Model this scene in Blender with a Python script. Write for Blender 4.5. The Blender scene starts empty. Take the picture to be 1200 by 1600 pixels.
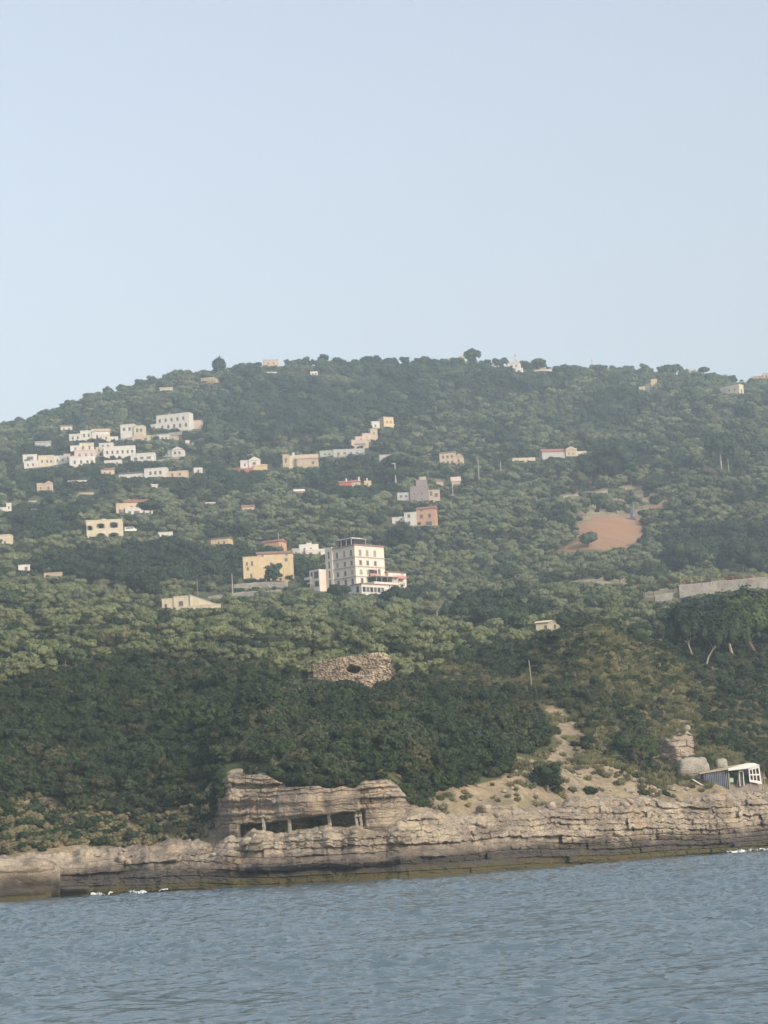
import bpy, bmesh, math, random
import numpy as np
from mathutils import Vector, Matrix

# ------------------------------------------------------------------ camera
F = 3500.0                      # focal length in photo pixels (1200 wide)
ROLL = math.radians(3.3)
TR = math.tan(ROLL)
HROW = 1315.0                   # horizon row at the middle column
PITCH = math.atan((HROW-800)/F)
CAMZ = 4.0
scene = bpy.context.scene
cr, sr, ct, st = math.cos(ROLL), math.sin(ROLL), math.cos(PITCH), math.sin(PITCH)
FWD = np.array([0, ct, st]); RT = np.array([1., 0, 0]); UP = np.array([0, -st, ct])
cam = bpy.data.cameras.new('camera'); camo = bpy.data.objects.new('camera', cam)
scene.collection.objects.link(camo); scene.camera = camo
cam.sensor_fit = 'HORIZONTAL'; cam.sensor_width = 36; cam.lens = F/1200*36
cam.clip_start = 0.5; cam.clip_end = 20000
XC = RT*cr-UP*sr; YC = RT*sr+UP*cr
M = Matrix([[XC[0], YC[0], -FWD[0], 0], [XC[1], YC[1], -FWD[1], 0], [XC[2], YC[2], -FWD[2], CAMZ], [0, 0, 0, 1]])
camo.matrix_world = M

# ------------------------------------------------------------------ world and sun
SUN_EL = math.radians(27); SUN_AZ = math.radians(140)     # azimuth clockwise from +Y (the view direction)
w = bpy.data.worlds.new('World'); scene.world = w; w.use_nodes = True
nt = w.node_tree; bg = nt.nodes['Background']
sky = nt.nodes.new('ShaderNodeTexSky'); sky.sky_type = 'NISHITA'; sky.sun_disc = False
sky.sun_elevation = SUN_EL; sky.sun_rotation = SUN_AZ
sky.air_density = 1.0; sky.dust_density = 3.0; sky.ozone_density = 1.5; sky.altitude = 0
hs = nt.nodes.new('ShaderNodeHueSaturation'); hs.inputs['Saturation'].default_value = .50; nt.links.new(sky.outputs[0], hs.inputs['Color']); tn = nt.nodes.new('ShaderNodeMix'); tn.data_type = 'RGBA'; tn.blend_type = 'MULTIPLY'; tn.inputs[0].default_value = 1; tn.inputs[7].default_value = (1.02, 1.0, .975, 1); nt.links.new(hs.outputs[0], tn.inputs[6])
tcw = nt.nodes.new('ShaderNodeTexCoord'); sxw = nt.nodes.new('ShaderNodeSeparateXYZ'); nt.links.new(tcw.outputs['Generated'], sxw.inputs[0])
mrw = nt.nodes.new('ShaderNodeMapRange'); mrw.inputs[1].default_value = .12; mrw.inputs[2].default_value = .38; nt.links.new(sxw.outputs[2], mrw.inputs[0])
gl = nt.nodes.new('ShaderNodeMix'); gl.data_type = 'RGBA'; gl.inputs[6].default_value = (.885, .87, .825, 1); gl.inputs[7].default_value = (1.02, 1.03, 1.045, 1); nt.links.new(mrw.outputs[0], gl.inputs[0])
tn2 = nt.nodes.new('ShaderNodeMix'); tn2.data_type = 'RGBA'; tn2.blend_type = 'MULTIPLY'; tn2.inputs[0].default_value = 1; nt.links.new(tn.outputs[2], tn2.inputs[6]); nt.links.new(gl.outputs[2], tn2.inputs[7])
nt.links.new(tn2.outputs[2], bg.inputs[0]); bg.inputs[1].default_value = 0.15
sl = bpy.data.lights.new('sun', 'SUN'); so = bpy.data.objects.new('sun', sl); scene.collection.objects.link(so)
sl.energy = 2.2; sl.angle = math.radians(0.6); sl.color = (1.0, 0.86, 0.68)
sd = Vector((math.sin(SUN_AZ)*math.cos(SUN_EL), math.cos(SUN_AZ)*math.cos(SUN_EL), math.sin(SUN_EL)))
so.rotation_euler = sd.to_track_quat('Z', 'Y').to_euler(); so.location = (200, -200, 300)
vs = scene.view_settings; vs.view_transform = 'Standard'; vs.look = 'None'; vs.gamma = 1; vs.exposure = 0.68
scene.cycles.use_denoising = True
scene.cycles.volume_bounces = 1; scene.cycles.max_bounces = 5; scene.cycles.diffuse_bounces = 2
scene.cycles.glossy_bounces = 2; scene.cycles.transparent_max_bounces = 6
HAZE_DENSITY = 0.00027

rng = np.random.default_rng(7); random.seed(7)
COL = scene.collection

# ------------------------------------------------------------------ projection helpers
def pdir(px, py):
    cx = (px-600)/F; cy = -(py-800)/F
    lx = cx*cr+cy*sr; ly = -cx*sr+cy*cr
    return FWD+lx*RT+ly*UP
def project(x, y, z):
    z = z-CAMZ
    f = y*ct+z*st; lx = x/f; ly = (-y*st+z*ct)/f
    cx = lx*cr-ly*sr; cy = lx*sr+ly*cr
    return 600+cx*F, 800-cy*F
def az_of_c(c):
    d = pdir(c, HROW+(600-c)*TR); return d[0]/d[1]
A0 = az_of_c(600.); A1 = (az_of_c(1600.)-A0)/1000.
def c_of(x, y): return 600+(x/np.maximum(y, 1e-3)-A0)/A1
def knot_z(c, d, py):
    h = HROW+(600-c)*TR; px = c-(h-py)*TR
    v = pdir(px, py); return CAMZ+d*v[2]/math.hypot(v[0], v[1])

# ------------------------------------------------------------------ noise
def _h(ix, iy, iz, s):
    n = (ix.astype(np.int64)*374761393+iy.astype(np.int64)*668265263+iz.astype(np.int64)*2147483647+s*974634777) & 0xffffffff
    n = ((n ^ (n >> 13))*1274126177) & 0xffffffff; n = ((n ^ (n >> 16))*2246822519) & 0xffffffff
    return ((n ^ (n >> 15)) & 0xffffff)/float(0xffffff)
def vnoise(x, y, z=0., s=0):
    x, y, z = np.broadcast_arrays(np.asarray(x, float), np.asarray(y, float), np.asarray(z, float))
    ix, iy, iz = np.floor(x), np.floor(y), np.floor(z); fx, fy, fz = x-ix, y-iy, z-iz
    fx = fx*fx*(3-2*fx); fy = fy*fy*(3-2*fy); fz = fz*fz*(3-2*fz); r = 0
    for a in (0, 1):
        for b in (0, 1):
            for c in (0, 1):
                wgt = (fx if a else 1-fx)*(fy if b else 1-fy)*(fz if c else 1-fz)
                r = r+wgt*_h(ix+a, iy+b, iz+c, s)
    return r*2-1
def fbm(x, y, z=0., o=4, s=0, g=0.5):
    r = 0; a = 1; t = 0
    for k in range(o):
        r = r+a*vnoise(x*2**k+17.3*k, y*2**k+5.1*k, z*2**k+9.7*k, s+k); t += a; a *= g
    return r/t
def cells(x, y, z, s=0):
    """worley noise: distance to the nearest and the second nearest seed, and the nearest seed's random value"""
    ix, iy, iz = np.floor(x), np.floor(y), np.floor(z)
    f1 = np.full(x.shape, 9.); f2 = np.full(x.shape, 9.); idv = np.zeros(x.shape)
    for a in (-1, 0, 1):
        for b in (-1, 0, 1):
            for c in (-1, 0, 1):
                jx, jy, jz = ix+a, iy+b, iz+c
                dd = np.sqrt((jx+_h(jx, jy, jz, s)-x)**2+(jy+_h(jx, jy, jz, s+1)-y)**2+(jz+_h(jx, jy, jz, s+2)-z)**2)
                r = _h(jx, jy, jz, s+3); near = dd < f1
                f2 = np.where(near, f1, np.minimum(f2, dd)); idv = np.where(near, r, idv); f1 = np.where(near, dd, f1)
    return f1, f2, idv
def sstep(a, b, x):
    t = np.clip((x-a)/(b-a), 0, 1); return t*t*(3-2*t)

# ------------------------------------------------------------------ terrain definition
SH_C = np.array([-900, -200, 40, 90, 110, 340, 600, 700, 850, 1000, 1240, 1600, 2400.])
SH_D = np.array([300, 268, 256, 257, 262, 252, 243, 250, 272, 292, 322, 350, 380.])
_sc = np.arange(-900, 2401, 5.); _sd = np.interp(_sc, SH_C, SH_D); _sd = np.convolve(np.pad(_sd, 14, mode='edge'), np.hanning(31)[1:-1]/np.hanning(31).sum(), 'valid')
def shore(c): return np.interp(c, _sc, _sd)
STRIP = [  # c, [(offset behind the waterline, z)]
    (-900, [(0, 0), (.3, 1.2), (.8, 2.2), (.5, 3), (1.2, 4.0), (4, 4.6), (9, 5.5), (14, 8)]),
    (84, [(0, 0), (.6, .8), (1.8, 1.3), (2.4, 1.9), (4.2, 2.7), (5, 3.1), (9, 4.0), (14, 5.8)]),
    (98, [(0, 0), (.8, .6), (2.2, 1.0), (3.2, 1.6), (5.5, 2.5), (6.2, 3.0), (9, 3.9), (14, 5.6)]),
    (350, [(0, 0), (.9, .7), (2.0, 1.2), (2.6, 2.2), (5.2, 3.0), (5.9, 3.7), (9, 4.6), (14, 6.2)]),
    (400, [(0, 0), (1.0, .8), (2.6, 1.4), (1.9, 2.1), (5.6, 3.6), (6.2, 4.8), (9, 5.7), (14, 6.2)]),
    (620, [(0, 0), (1.2, .8), (2.8, 1.3), (1.9, 2.0), (6, 3.4), (6.8, 4.7), (9, 5.8), (14, 6.6)]),
    (720, [(0, 0), (1.4, .9), (3.2, 1.5), (2.6, 2.2), (5, 3.3), (5.6, 4.9), (8, 6.4), (14, 7.2)]),
    (850, [(0, 0), (1.2, 1.1), (3.0, 1.8), (2.2, 3.0), (3.4, 5.0), (4.4, 6.3), (7, 7.3), (14, 8.2)]),
    (1050, [(0, 0), (1.0, 1.1), (2.8, 2.0), (2.0, 3.2), (3.4, 4.9), (5.2, 6.4), (8, 7.6), (14, 8.3)]),
    (1240, [(0, 0), (1.0, 1.2), (1.8, 2.6), (2.8, 4.0), (4, 5.4), (6, 6.6), (9, 7.6), (14, 8.4)]),
    (2400, [(0, 0), (1.0, 1.2), (1.8, 2.6), (2.8, 4.0), (4, 5.4), (6, 6.6), (9, 7.6), (14, 8.4)]),
]
ST_C = np.array([k[0] for k in STRIP], float)
ST_O = np.array([[p[0] for p in k[1]] for k in STRIP]); ST_Z = np.array([[p[1] for p in k[1]] for k in STRIP])

KN = [
    (-900, [(300, 1330), (340, 1200), (380, 1120), (500, 1040), (700, 980), (900, 920), (1100, 860), (1300, 800), (1500, 747)]),
    (-200, [(290, 1285), (345, 1095), (375, 1060), (500, 985), (640, 935), (760, 900), (880, 862), (1000, 825), (1150, 780), (1300, 735), (1470, 702)]),
    (40, [(276, 1313), (290, 1270), (340, 1100), (385, 1050), (500, 985), (640, 935), (740, 897), (870, 850), (1000, 805), (1150, 755), (1300, 705), (1480, 666)]),
    (200, [(282, 1300), (295, 1240), (345, 1095), (390, 1045), (500, 985), (640, 937), (740, 905), (870, 850), (1000, 800), (1150, 735), (1300, 675), (1500, 616)]),
    (310, [(274, 1285), (286, 1235), (302, 1180), (345, 1082), (390, 1038), (500, 983), (640, 942), (740, 915), (870, 852), (1000, 800), (1150, 732), (1300, 670), (1500, 589)]),
    (356, [(262, 1225), (276, 1198), (302, 1150), (345, 1075), (390, 1036), (500, 983), (640, 942), (740, 918), (870, 852), (1000, 800), (1150, 730), (1300, 668), (1500, 584)]),
    (430, [(258, 1226), (264, 1200), (290, 1150), (350, 1070), (390, 1033), (500, 982), (640, 945), (740, 922), (870, 850), (1000, 798), (1150, 728), (1300, 662), (1500, 572)]),
    (600, [(256, 1236), (268, 1200), (290, 1150), (350, 1073), (390, 1030), (500, 985), (640, 955), (740, 938), (870, 870), (1000, 795), (1150, 718), (1300, 652), (1500, 566)]),
    (640, [(259, 1250), (272, 1215), (290, 1160), (350, 1078), (390, 1030), (500, 986), (640, 955), (740, 938), (870, 870), (1000, 795), (1150, 718), (1300, 650), (1500, 567)]),
    (680, [(266, 1255), (278, 1215), (292, 1170), (350, 1082), (390, 1035), (500, 990), (640, 957), (740, 935), (870, 875), (1000, 798), (1150, 719), (1300, 650), (1500, 566)]),
    (800, [(276, 1250), (288, 1212), (305, 1160), (345, 1095), (390, 1050), (500, 1000), (640, 958), (740, 925), (870, 875), (1000, 800), (1150, 722), (1300, 650), (1500, 568)]),
    (950, [(298, 1240), (310, 1195), (335, 1105), (362, 1020), (390, 977), (430, 985), (500, 978), (640, 945), (740, 905), (850, 864), (930, 800), (1000, 775), (1150, 712), (1300, 655), (1500, 576)]),
    (1050, [(312, 1238), (328, 1195), (355, 1110), (380, 1030), (400, 1022), (440, 1030), (500, 992), (640, 945), (740, 915), (870, 868), (930, 825), (1000, 780), (1150, 712), (1300, 650), (1500, 580)]),
    (1120, [(318, 1236), (330, 1190), (350, 1140), (380, 1105), (430, 1045), (500, 1000), (640, 948), (700, 925), (870, 865), (1000, 778), (1150, 707), (1300, 650), (1500, 586)]),
    (1240, [(338, 1231), (360, 1185), (395, 1110), (430, 1050), (500, 1000), (640, 945), (700, 925), (870, 860), (1000, 772), (1150, 705), (1300, 655), (1500, 595)]),
    (1500, [(365, 1215), (390, 1160), (430, 1090), (470, 1050), (600, 970), (740, 905), (870, 860), (1000, 780), (1150, 715), (1300, 665), (1500, 612)]),
    (2400, [(400, 1200), (440, 1130), (500, 1060), (600, 1000), (740, 930), (870, 880), (1000, 820), (1150, 760), (1300, 700), (1500, 652)]),
]
DG = np.concatenate([np.arange(225, 420, 1.0), np.arange(420, 1700, 5.0), np.arange(1700, 3200, 50.)])
PROF = []
for c, ks in KN:
    D = float(shore(c)); so_ = [float(np.interp(c, ST_C, ST_O[:, j])) for j in range(8)]; sz_ = [float(np.interp(c, ST_C, ST_Z[:, j])) for j in range(8)]
    ds = [D-30, D-4, D+1, D+4, D+9, D+12]
    zs = [-6, -4, -1.5, np.interp(4, so_, sz_)-1.5, np.interp(9, so_, sz_)-.8, np.interp(12, so_, sz_)-.5]
    for d, py in ks:
        if d > ds[-1]+1: ds.append(d); zs.append(knot_z(c, d, py))
    zl = zs[-1]
    ds += [1580, 1800, 3200]; zs += [zl+4, zl-45, zl-420]
    p = np.interp(DG, ds, zs)
    k = np.ones(9)/9; sm = np.convolve(np.pad(p, 4, mode='edge'), k, 'valid')
    p = np.where(DG > 420, sm, p)
    PROF.append(p)
PROF = np.array(PROF); KC = np.array([k[0] for k in KN], float)
def ground(x, y, detail=True):
    x = np.asarray(x, float); y = np.asarray(y, float)
    d = np.hypot(x, y); c = np.clip(c_of(x, y), KC[0], KC[-1]-1e-3)
    i = np.clip(np.searchsorted(KC, c, side='right')-1, 0, len(KC)-2)
    t = (c-KC[i])/(KC[i+1]-KC[i]); t = t*t*(3-2*t)*.6+t*.4
    j = np.clip(np.searchsorted(DG, d, side='right')-1, 0, len(DG)-2)
    u = np.clip((d-DG[j])/(DG[j+1]-DG[j]), 0, 1)
    z = ((PROF[i, j]*(1-u)+PROF[i, j+1]*u)*(1-t)+(PROF[i+1, j]*(1-u)+PROF[i+1, j+1]*u)*t)
    o_ = d-shore(c); so3 = [np.interp(c, ST_C, ST_O[:, q]) for q in range(8)]; sz3 = [np.interp(c, ST_C, ST_Z[:, q]) for q in range(8)]
    lim = np.full(z.shape, -3.)
    for q in range(7):
        tq = np.clip((o_-so3[q])/np.maximum(so3[q+1]-so3[q], .05), 0, 1); lim = np.where(o_ >= so3[q]-1e-6, sz3[q]*(1-tq)+sz3[q+1]*tq, lim)
    lim = np.where(o_ < 4, -4, lim-1.6+1.2*sstep(9, 13, o_))
    z = np.where(o_ < 13, np.minimum(z, lim), z)
    if detail:
        a = sstep(430, 800, d)*(1-.75*sstep(1330, 1480, d))
        z = z+a*(5.5*fbm(x/95, y/95, 0, 3, 11)+1.0*vnoise(x/22, y/22, 0, 14))
        b = sstep(275, 300, d)*(1-.5*a)
        z = z+b*((.9+1.3*sstep(760, 860, c)*(1-sstep(380, 440, d)))*fbm(x/11, y/11, 0, 4, 21)+.35*np.abs(fbm(x/3.2, y/3.2, 0, 3, 31)))
    return z
def hit(px, py, dmin=262.):
    v = pdir(px, py); h = math.hypot(v[0], v[1]); d = np.arange(dmin, 1650, .5)
    x = v[0]/h*d; y = v[1]/h*d; zr = CAMZ+v[2]/h*d; zg = ground(x, y)
    k = np.nonzero(zr <= zg)[0]
    k = int(k[0]) if len(k) else int(np.argmax(zg-zr))
    return float(x[k]), float(y[k]), float(zg[k]), float(d[k])

# ------------------------------------------------------------------ materials
MATS = {}
def newmat(name):
    m = bpy.data.materials.new(name); m.use_nodes = True; n = m.node_tree
    b = n.nodes['Principled BSDF']; b.inputs['Roughness'].default_value = .85
    b.inputs['Specular IOR Level'].default_value = .2
    MATS[name] = m; return m, n, b
def mixc(n, fac, a, b):
    x = n.nodes.new('ShaderNodeMix'); x.data_type = 'RGBA'
    for k, v in ((0, fac), (6, a), (7, b)):
        if hasattr(v, 'links'): n.links.new(v, x.inputs[k])
        else: x.inputs[k].default_value = v if k == 0 else (*v, 1)
    return x.outputs[2]
def noise(n, scale, detail=4, rough=.6, vec=None, stretch=None):
    t = n.nodes.new('ShaderNodeTexNoise'); t.inputs['Scale'].default_value = scale; t.inputs['Detail'].default_value = detail
    t.inputs['Roughness'].default_value = rough
    if vec is None:
        tc = n.nodes.new('ShaderNodeTexCoord'); vec = tc.outputs['Object']
    if stretch:
        mp = n.nodes.new('ShaderNodeMapping'); mp.inputs['Scale'].default_value = stretch; n.links.new(vec, mp.inputs[0]); vec = mp.outputs[0]
    n.links.new(vec, t.inputs['Vector']); return t.outputs['Fac']
def ramp(n, fac, a, b, c0=0., c1=1.):
    r = n.nodes.new('ShaderNodeMapRange'); r.inputs[1].default_value = a; r.inputs[2].default_value = b
    r.inputs[3].default_value = c0; r.inputs[4].default_value = c1; n.links.new(fac, r.inputs[0]); return r.outputs[0]
def bump(n, b, h, strength=.5, dist=.1):
    k = n.nodes.new('ShaderNodeBump'); k.inputs['Strength'].default_value = strength; k.inputs['Distance'].default_value = dist
    n.links.new(h, k.inputs['Height']); n.links.new(k.outputs[0], b.inputs['Normal'])
def plain(name, col, rough=.8, var=.18, scale=.6):
    m, n, b = newmat(name); f = noise(n, scale, 5)
    n.links.new(mixc(n, ramp(n, f, .3, .7), tuple(c*(1-var) for c in col), tuple(min(1, c*(1+var*.6)) for c in col)), b.inputs['Base Color'])
    b.inputs['Roughness'].default_value = rough; return m
def wallmat(name, col, stain=.25):
    m, n, b = newmat(name)
    f = noise(n, .5, 6, .65); g = noise(n, 1.0, 4, .6, stretch=(1.5, 1.5, .25))
    c1 = mixc(n, ramp(n, f, .35, .75), col, tuple(c*(1-stain) for c in col))
    c2 = mixc(n, ramp(n, g, .55, .8, 0, .6), c1, tuple(c*(1-stain*1.8)*.95 for c in col))
    n.links.new(c2, b.inputs['Base Color']); return m
def leafmat(name, dark, light, warm=None):
    m, n, b = newmat(name)
    oi = n.nodes.new('ShaderNodeObjectInfo'); f = noise(n, .7, 3)
    c = mixc(n, oi.outputs['Random'], dark, light)
    c = mixc(n, ramp(n, f, .35, .7, 0, .55), c, light)
    if warm:
        mt = n.nodes.new('ShaderNodeMath'); mt.operation = 'MULTIPLY'; mt.inputs[1].default_value = 7.31; n.links.new(oi.outputs['Random'], mt.inputs[0])
        fr = n.nodes.new('ShaderNodeMath'); fr.operation = 'FRACT'; n.links.new(mt.outputs[0], fr.inputs[0])
        c = mixc(n, ramp(n, fr.outputs[0], .82, 1, 0, .8), c, warm)
    n.links.new(c, b.inputs['Base Color']); b.inputs['Roughness'].default_value = .7
    b.inputs['Specular IOR Level'].default_value = .25
    return m
wallmat('white_wall', (.60, .565, .51)); wallmat('cream_wall', (.57, .495, .365)); wallmat('yellow_wall', (.56, .43, .26))
wallmat('hotel_wall', (.66, .585, .50), .2); wallmat('pink_wall', (.52, .41, .36)); wallmat('orange_wall', (.48, .29, .18))
wallmat('grey_wall', (.40, .39, .37)); wallmat('tan_wall', (.46, .36, .26)); wallmat('brown_wall', (.24, .20, .19))
wallmat('peach_wall', (.54, .42, .30)); wallmat('green_wall', (.36, .42, .34))
plain('terracotta', (.29, .13, .09), .85, .35, 2.0); plain('old_tile', (.26, .16, .12), .9, .4, 1.5); plain('concrete', (.36, .34, .31))
plain('trim_grey', (.36, .31, .29)); plain('wood_post', (.27, .22, .17), .9, .3); plain('bark', (.16, .12, .09), .95, .4, 3)
plain('pale_bark', (.34, .29, .23), .95, .3, 3); plain('metal_grey', (.45, .46, .46), .5, .1); plain('rust_red', (.35, .12, .09), .6, .2)
plain('white_paint', (.60, .58, .54), .5, .12); plain('dark_interior', (.03, .025, .03), .9); plain('dark_purple', (.10, .08, .13), .8)
plain('blue_sheet', (.125, .14, .165), .55, .4, 1.2); plain('blue_pipe', (.14, .165, .23), .6, .2); plain('red_paint', (.40, .10, .07), .6, .2); plain('dull_red', (.45, .22, .19), .7, .2)
m, n, b = newmat('glass'); b.inputs['Base Color'].default_value = (.09, .085, .085, 1); b.inputs['Roughness'].default_value = .12; b.inputs['Specular IOR Level'].default_value = .5
plain('shutter', (.30, .25, .20), .7, .2)
leafmat('olive_leaf', (.060, .082, .036), (.180, .200, .096), (.13, .125, .06))
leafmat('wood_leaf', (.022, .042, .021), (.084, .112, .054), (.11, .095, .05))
leafmat('dark_leaf', (.011, .024, .012), (.034, .055, .023))
leafmat('pine_leaf', (.024, .040, .015), (.062, .088, .028))
leafmat('scrub_leaf', (.010, .021, .007), (.032, .050, .015), (.062, .055, .024))
leafmat('scrub_light', (.020, .032, .012), (.050, .066, .026), (.08, .066, .035))
leafmat('dry_leaf', (.085, .080, .042), (.20, .17, .09), (.07, .09, .04))
leafmat('grass_leaf', (.065, .080, .032), (.21, .195, .095), (.05, .075, .026))

# rock: pale limestone with ochre and grey weathering, dark algae band by the water that also paints shade on the faces
def rockmat(name, base, base2, ochre, wet_shade=True, ochf=.6):
    m, n, b = newmat(name)
    tc = n.nodes.new('ShaderNodeTexCoord').outputs['Object']
    f1 = noise(n, .25, 6, .65, tc); f2 = noise(n, 1.6, 8, .7, tc, (1, 1, 3.0)); f3 = noise(n, .12, 3, .5, tc)
    c = mixc(n, ramp(n, f1, .38, .62), base, base2)
    c = mixc(n, ramp(n, f3, .52, .66, 0, ochf), c, ochre)
    c = mixc(n, ramp(n, f2, .45, .75, 0, .75), c, tuple(v*.38 for v in base2))
    f5 = noise(n, .22, 5, .65, tc, (1, 1, 2.6)); c = mixc(n, ramp(n, f5, .50, .60, 0, .72 if wet_shade else .5), c, tuple(v*.52 for v in base2))
    f4 = noise(n, 5, 5, .7, tc); c = mixc(n, ramp(n, f4, .5, .72, 0, .6), c, tuple(min(.8, v*1.35) for v in base))
    if wet_shade:
        sx = n.nodes.new('ShaderNodeSeparateXYZ'); n.links.new(tc, sx.inputs[0])
        ad = n.nodes.new('ShaderNodeMath'); ad.operation = 'MULTIPLY_ADD'; ad.inputs[1].default_value = -3.0
        n.links.new(noise(n, .3, 4, .6, tc), ad.inputs[0]); n.links.new(sx.outputs[2], ad.inputs[2])
        c = mixc(n, ramp(n, ad.outputs[0], .5, 2.1, .9, 0), c, (.050, .042, .035))  # wet stain carried up the faces, their shade painted in with it
        c = mixc(n, ramp(n, ad.outputs[0], -.75, -.35, 1, 0), c, (.075, .062, .025))
    n.links.new(c, b.inputs['Base Color']); bump(n, b, f2, 1, .3); return m
rockmat('shore_rock', (.43, .36, .265), (.24, .20, .16), (.38, .26, .15))
rockmat('cliff_rock', (.42, .345, .26), (.24, .20, .16), (.46, .33, .19), False, .5)
rockmat('boulder_rock', (.42, .38, .30), (.27, .26, .22), (.40, .30, .18), False, .3)

# ------------------------------------------------------------------ mesh helpers
def setmesh(name, V, Fc, mat=None, smooth=False):
    me = bpy.data.meshes.new(name); V = np.asarray(V, np.float32).reshape(-1, 3)
    if isinstance(Fc, np.ndarray):
        me.vertices.add(len(V)); me.vertices.foreach_set('co', V.ravel()); k = Fc.shape[1]
        me.loops.add(Fc.size); me.loops.foreach_set('vertex_index', Fc.ravel().astype(np.int32))
        me.polygons.add(len(Fc)); me.polygons.foreach_set('loop_start', np.arange(0, Fc.size, k, dtype=np.int32))
        me.update(calc_edges=True)
    else:
        me.from_pydata(V.tolist(), [], Fc); me.update()
    if mat: me.materials.append(MATS[mat])
    if smooth: me.polygons.foreach_set('use_smooth', [True]*len(me.polygons))
    return me
def link(name, me, parent=None, loc=None):
    o = bpy.data.objects.new(name, me); COL.objects.link(o)
    if parent: o.parent = parent
    if loc is not None: o.location = loc
    return o
def tag(o, label=None, cat=None, group=None, kind=None):
    if label: o['label'] = label
    if cat: o['category'] = cat
    if group: o['group'] = group
    if kind: o['kind'] = kind
    return o
def gridmesh(name, P, mat, smooth=True):
    a, b_, _ = P.shape; i = np.arange(a*b_).reshape(a, b_)
    Fc = np.stack([i[:-1, :-1], i[1:, :-1], i[1:, 1:], i[:-1, 1:]], -1).reshape(-1, 4)
    return setmesh(name, P.reshape(-1, 3), Fc, mat, smooth)
class MB:
    def __init__(s): s.v = []; s.f = []
    def box(s, x0, x1, y0, y1, z0, z1):
        k = len(s.v)
        s.v += [(x0, y0, z0), (x1, y0, z0), (x1, y1, z0), (x0, y1, z0), (x0, y0, z1), (x1, y0, z1), (x1, y1, z1), (x0, y1, z1)]
        s.f += [[k+i for i in q] for q in ((0, 3, 2, 1), (4, 5, 6, 7), (0, 1, 5, 4), (1, 2, 6, 5), (2, 3, 7, 6), (3, 0, 4, 7))]; return s
    def poly(s, pts, faces):
        k = len(s.v); s.v += pts; s.f += [[k+i for i in q] for q in faces]; return s
    def gable(s, x0, x1, y0, y1, z0, h, axis='x', over=.3, t=.22):
        x0 -= over; x1 += over; y0 -= over; y1 += over
        if axis == 'x':
            ym = (y0+y1)/2; pts = [(x0, y0, z0), (x1, y0, z0), (x1, y1, z0), (x0, y1, z0), (x0, ym, z0+h), (x1, ym, z0+h)]
            fs = [(0, 1, 5, 4), (2, 3, 4, 5), (0, 4, 3), (1, 2, 5), (0, 3, 2, 1)]
        else:
            xm = (x0+x1)/2; pts = [(x0, y0, z0), (x1, y0, z0), (x1, y1, z0), (x0, y1, z0), (xm, y0, z0+h), (xm, y1, z0+h)]
            fs = [(0, 4, 5, 3), (1, 2, 5, 4), (0, 1, 4), (2, 3, 5), (0, 3, 2, 1)]
        return s.poly(pts, fs)
    def shed(s, x0, x1, y0, y1, z0, hl, hr, over=.2):
        x0 -= over; x1 += over; y0 -= over; y1 += over
        pts = [(x0, y0, z0), (x1, y0, z0), (x1, y1, z0), (x0, y1, z0), (x0, y0, z0+hl), (x1, y0, z0+hr), (x1, y1, z0+hr), (x0, y1, z0+hl)]
        return s.poly(pts, [(0, 3, 2, 1), (4, 5, 6, 7), (0, 1, 5, 4), (1, 2, 6, 5), (2, 3, 7, 6), (3, 0, 4, 7)])
    def tube(s, pts, r, n=7):
        if not hasattr(r, '__len__'): r = [r]*len(pts)
        k = len(s.v); pts = [Vector(p) for p in pts]
        for i, p in enumerate(pts):
            t = (pts[min(i+1, len(pts)-1)]-pts[max(i-1, 0)]).normalized()
            a = t.orthogonal().normalized() if i == 0 else (a-t*a.dot(t)).normalized(); b_ = t.cross(a)
            for j in range(n):
                q = p+(a*math.cos(j*2*math.pi/n)+b_*math.sin(j*2*math.pi/n))*r[i]; s.v.append(tuple(q))
        for i in range(len(pts)-1):
            for j in range(n): s.f.append([k+i*n+j, k+i*n+(j+1) % n, k+(i+1)*n+(j+1) % n, k+(i+1)*n+j])
        s.f.append([k+j for j in range(n)][::-1]); s.f.append([k+(len(pts)-1)*n+j for j in range(n)]); return s
    def build(s, name, mat, parent=None, smooth=False): return link(name, setmesh(name, s.v, s.f, mat, smooth), parent)
def empty(name, loc, rz=0, label=None, cat=None, group=None):
    o = bpy.data.objects.new(name, None); COL.objects.link(o); o.location = loc; o.rotation_euler = (0, 0, rz); o.empty_display_size = .5
    return tag(o, label, cat, group)

# ------------------------------------------------------------------ pixel regions of the hillside (which plants grow where)
def inpoly(px, py, poly):
    px = np.asarray(px, float); py = np.asarray(py, float); r = np.zeros(px.shape, bool); n_ = len(poly)
    for i in range(n_):
        x0, y0 = poly[i]; x1, y1 = poly[(i+1) % n_]
        if y0 == y1: continue
        r ^= ((y0 > py) != (y1 > py)) & (px < (x1-x0)*(py-y0)/(y1-y0)+x0)
    return r
P_SOIL = [(900, 822), (908, 812), (935, 808), (985, 806), (1008, 812), (1006, 835), (992, 850), (960, 857), (900, 860), (862, 862), (885, 852), (902, 842)]
P_SOIL2 = [(870, 775), (985, 758), (1060, 780), (1015, 806), (930, 808), (900, 815), (885, 795)]
P_SOIL3 = [(850, 912), (1000, 895), (1060, 905), (1055, 935), (900, 925)]
P_SCAR = [(838, 1092), (878, 1106), (912, 1146), (945, 1185), (990, 1208), (1100, 1228), (1110, 1240), (780, 1250), (640, 1262), (700, 1240), (785, 1215), (795, 1180), (850, 1190), (874, 1165), (862, 1130)]
P_DEEP = [(0, 1085), (80, 1062), (180, 1040), (400, 1050), (500, 1078), (620, 1082), (700, 1062), (830, 1098), (870, 1160), (812, 1192), (780, 1232), (640, 1250), (632, 1215), (560, 1196), (430, 1190), (345, 1202), (340, 1250), (240, 1275), (100, 1262), (0, 1225)]
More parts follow.
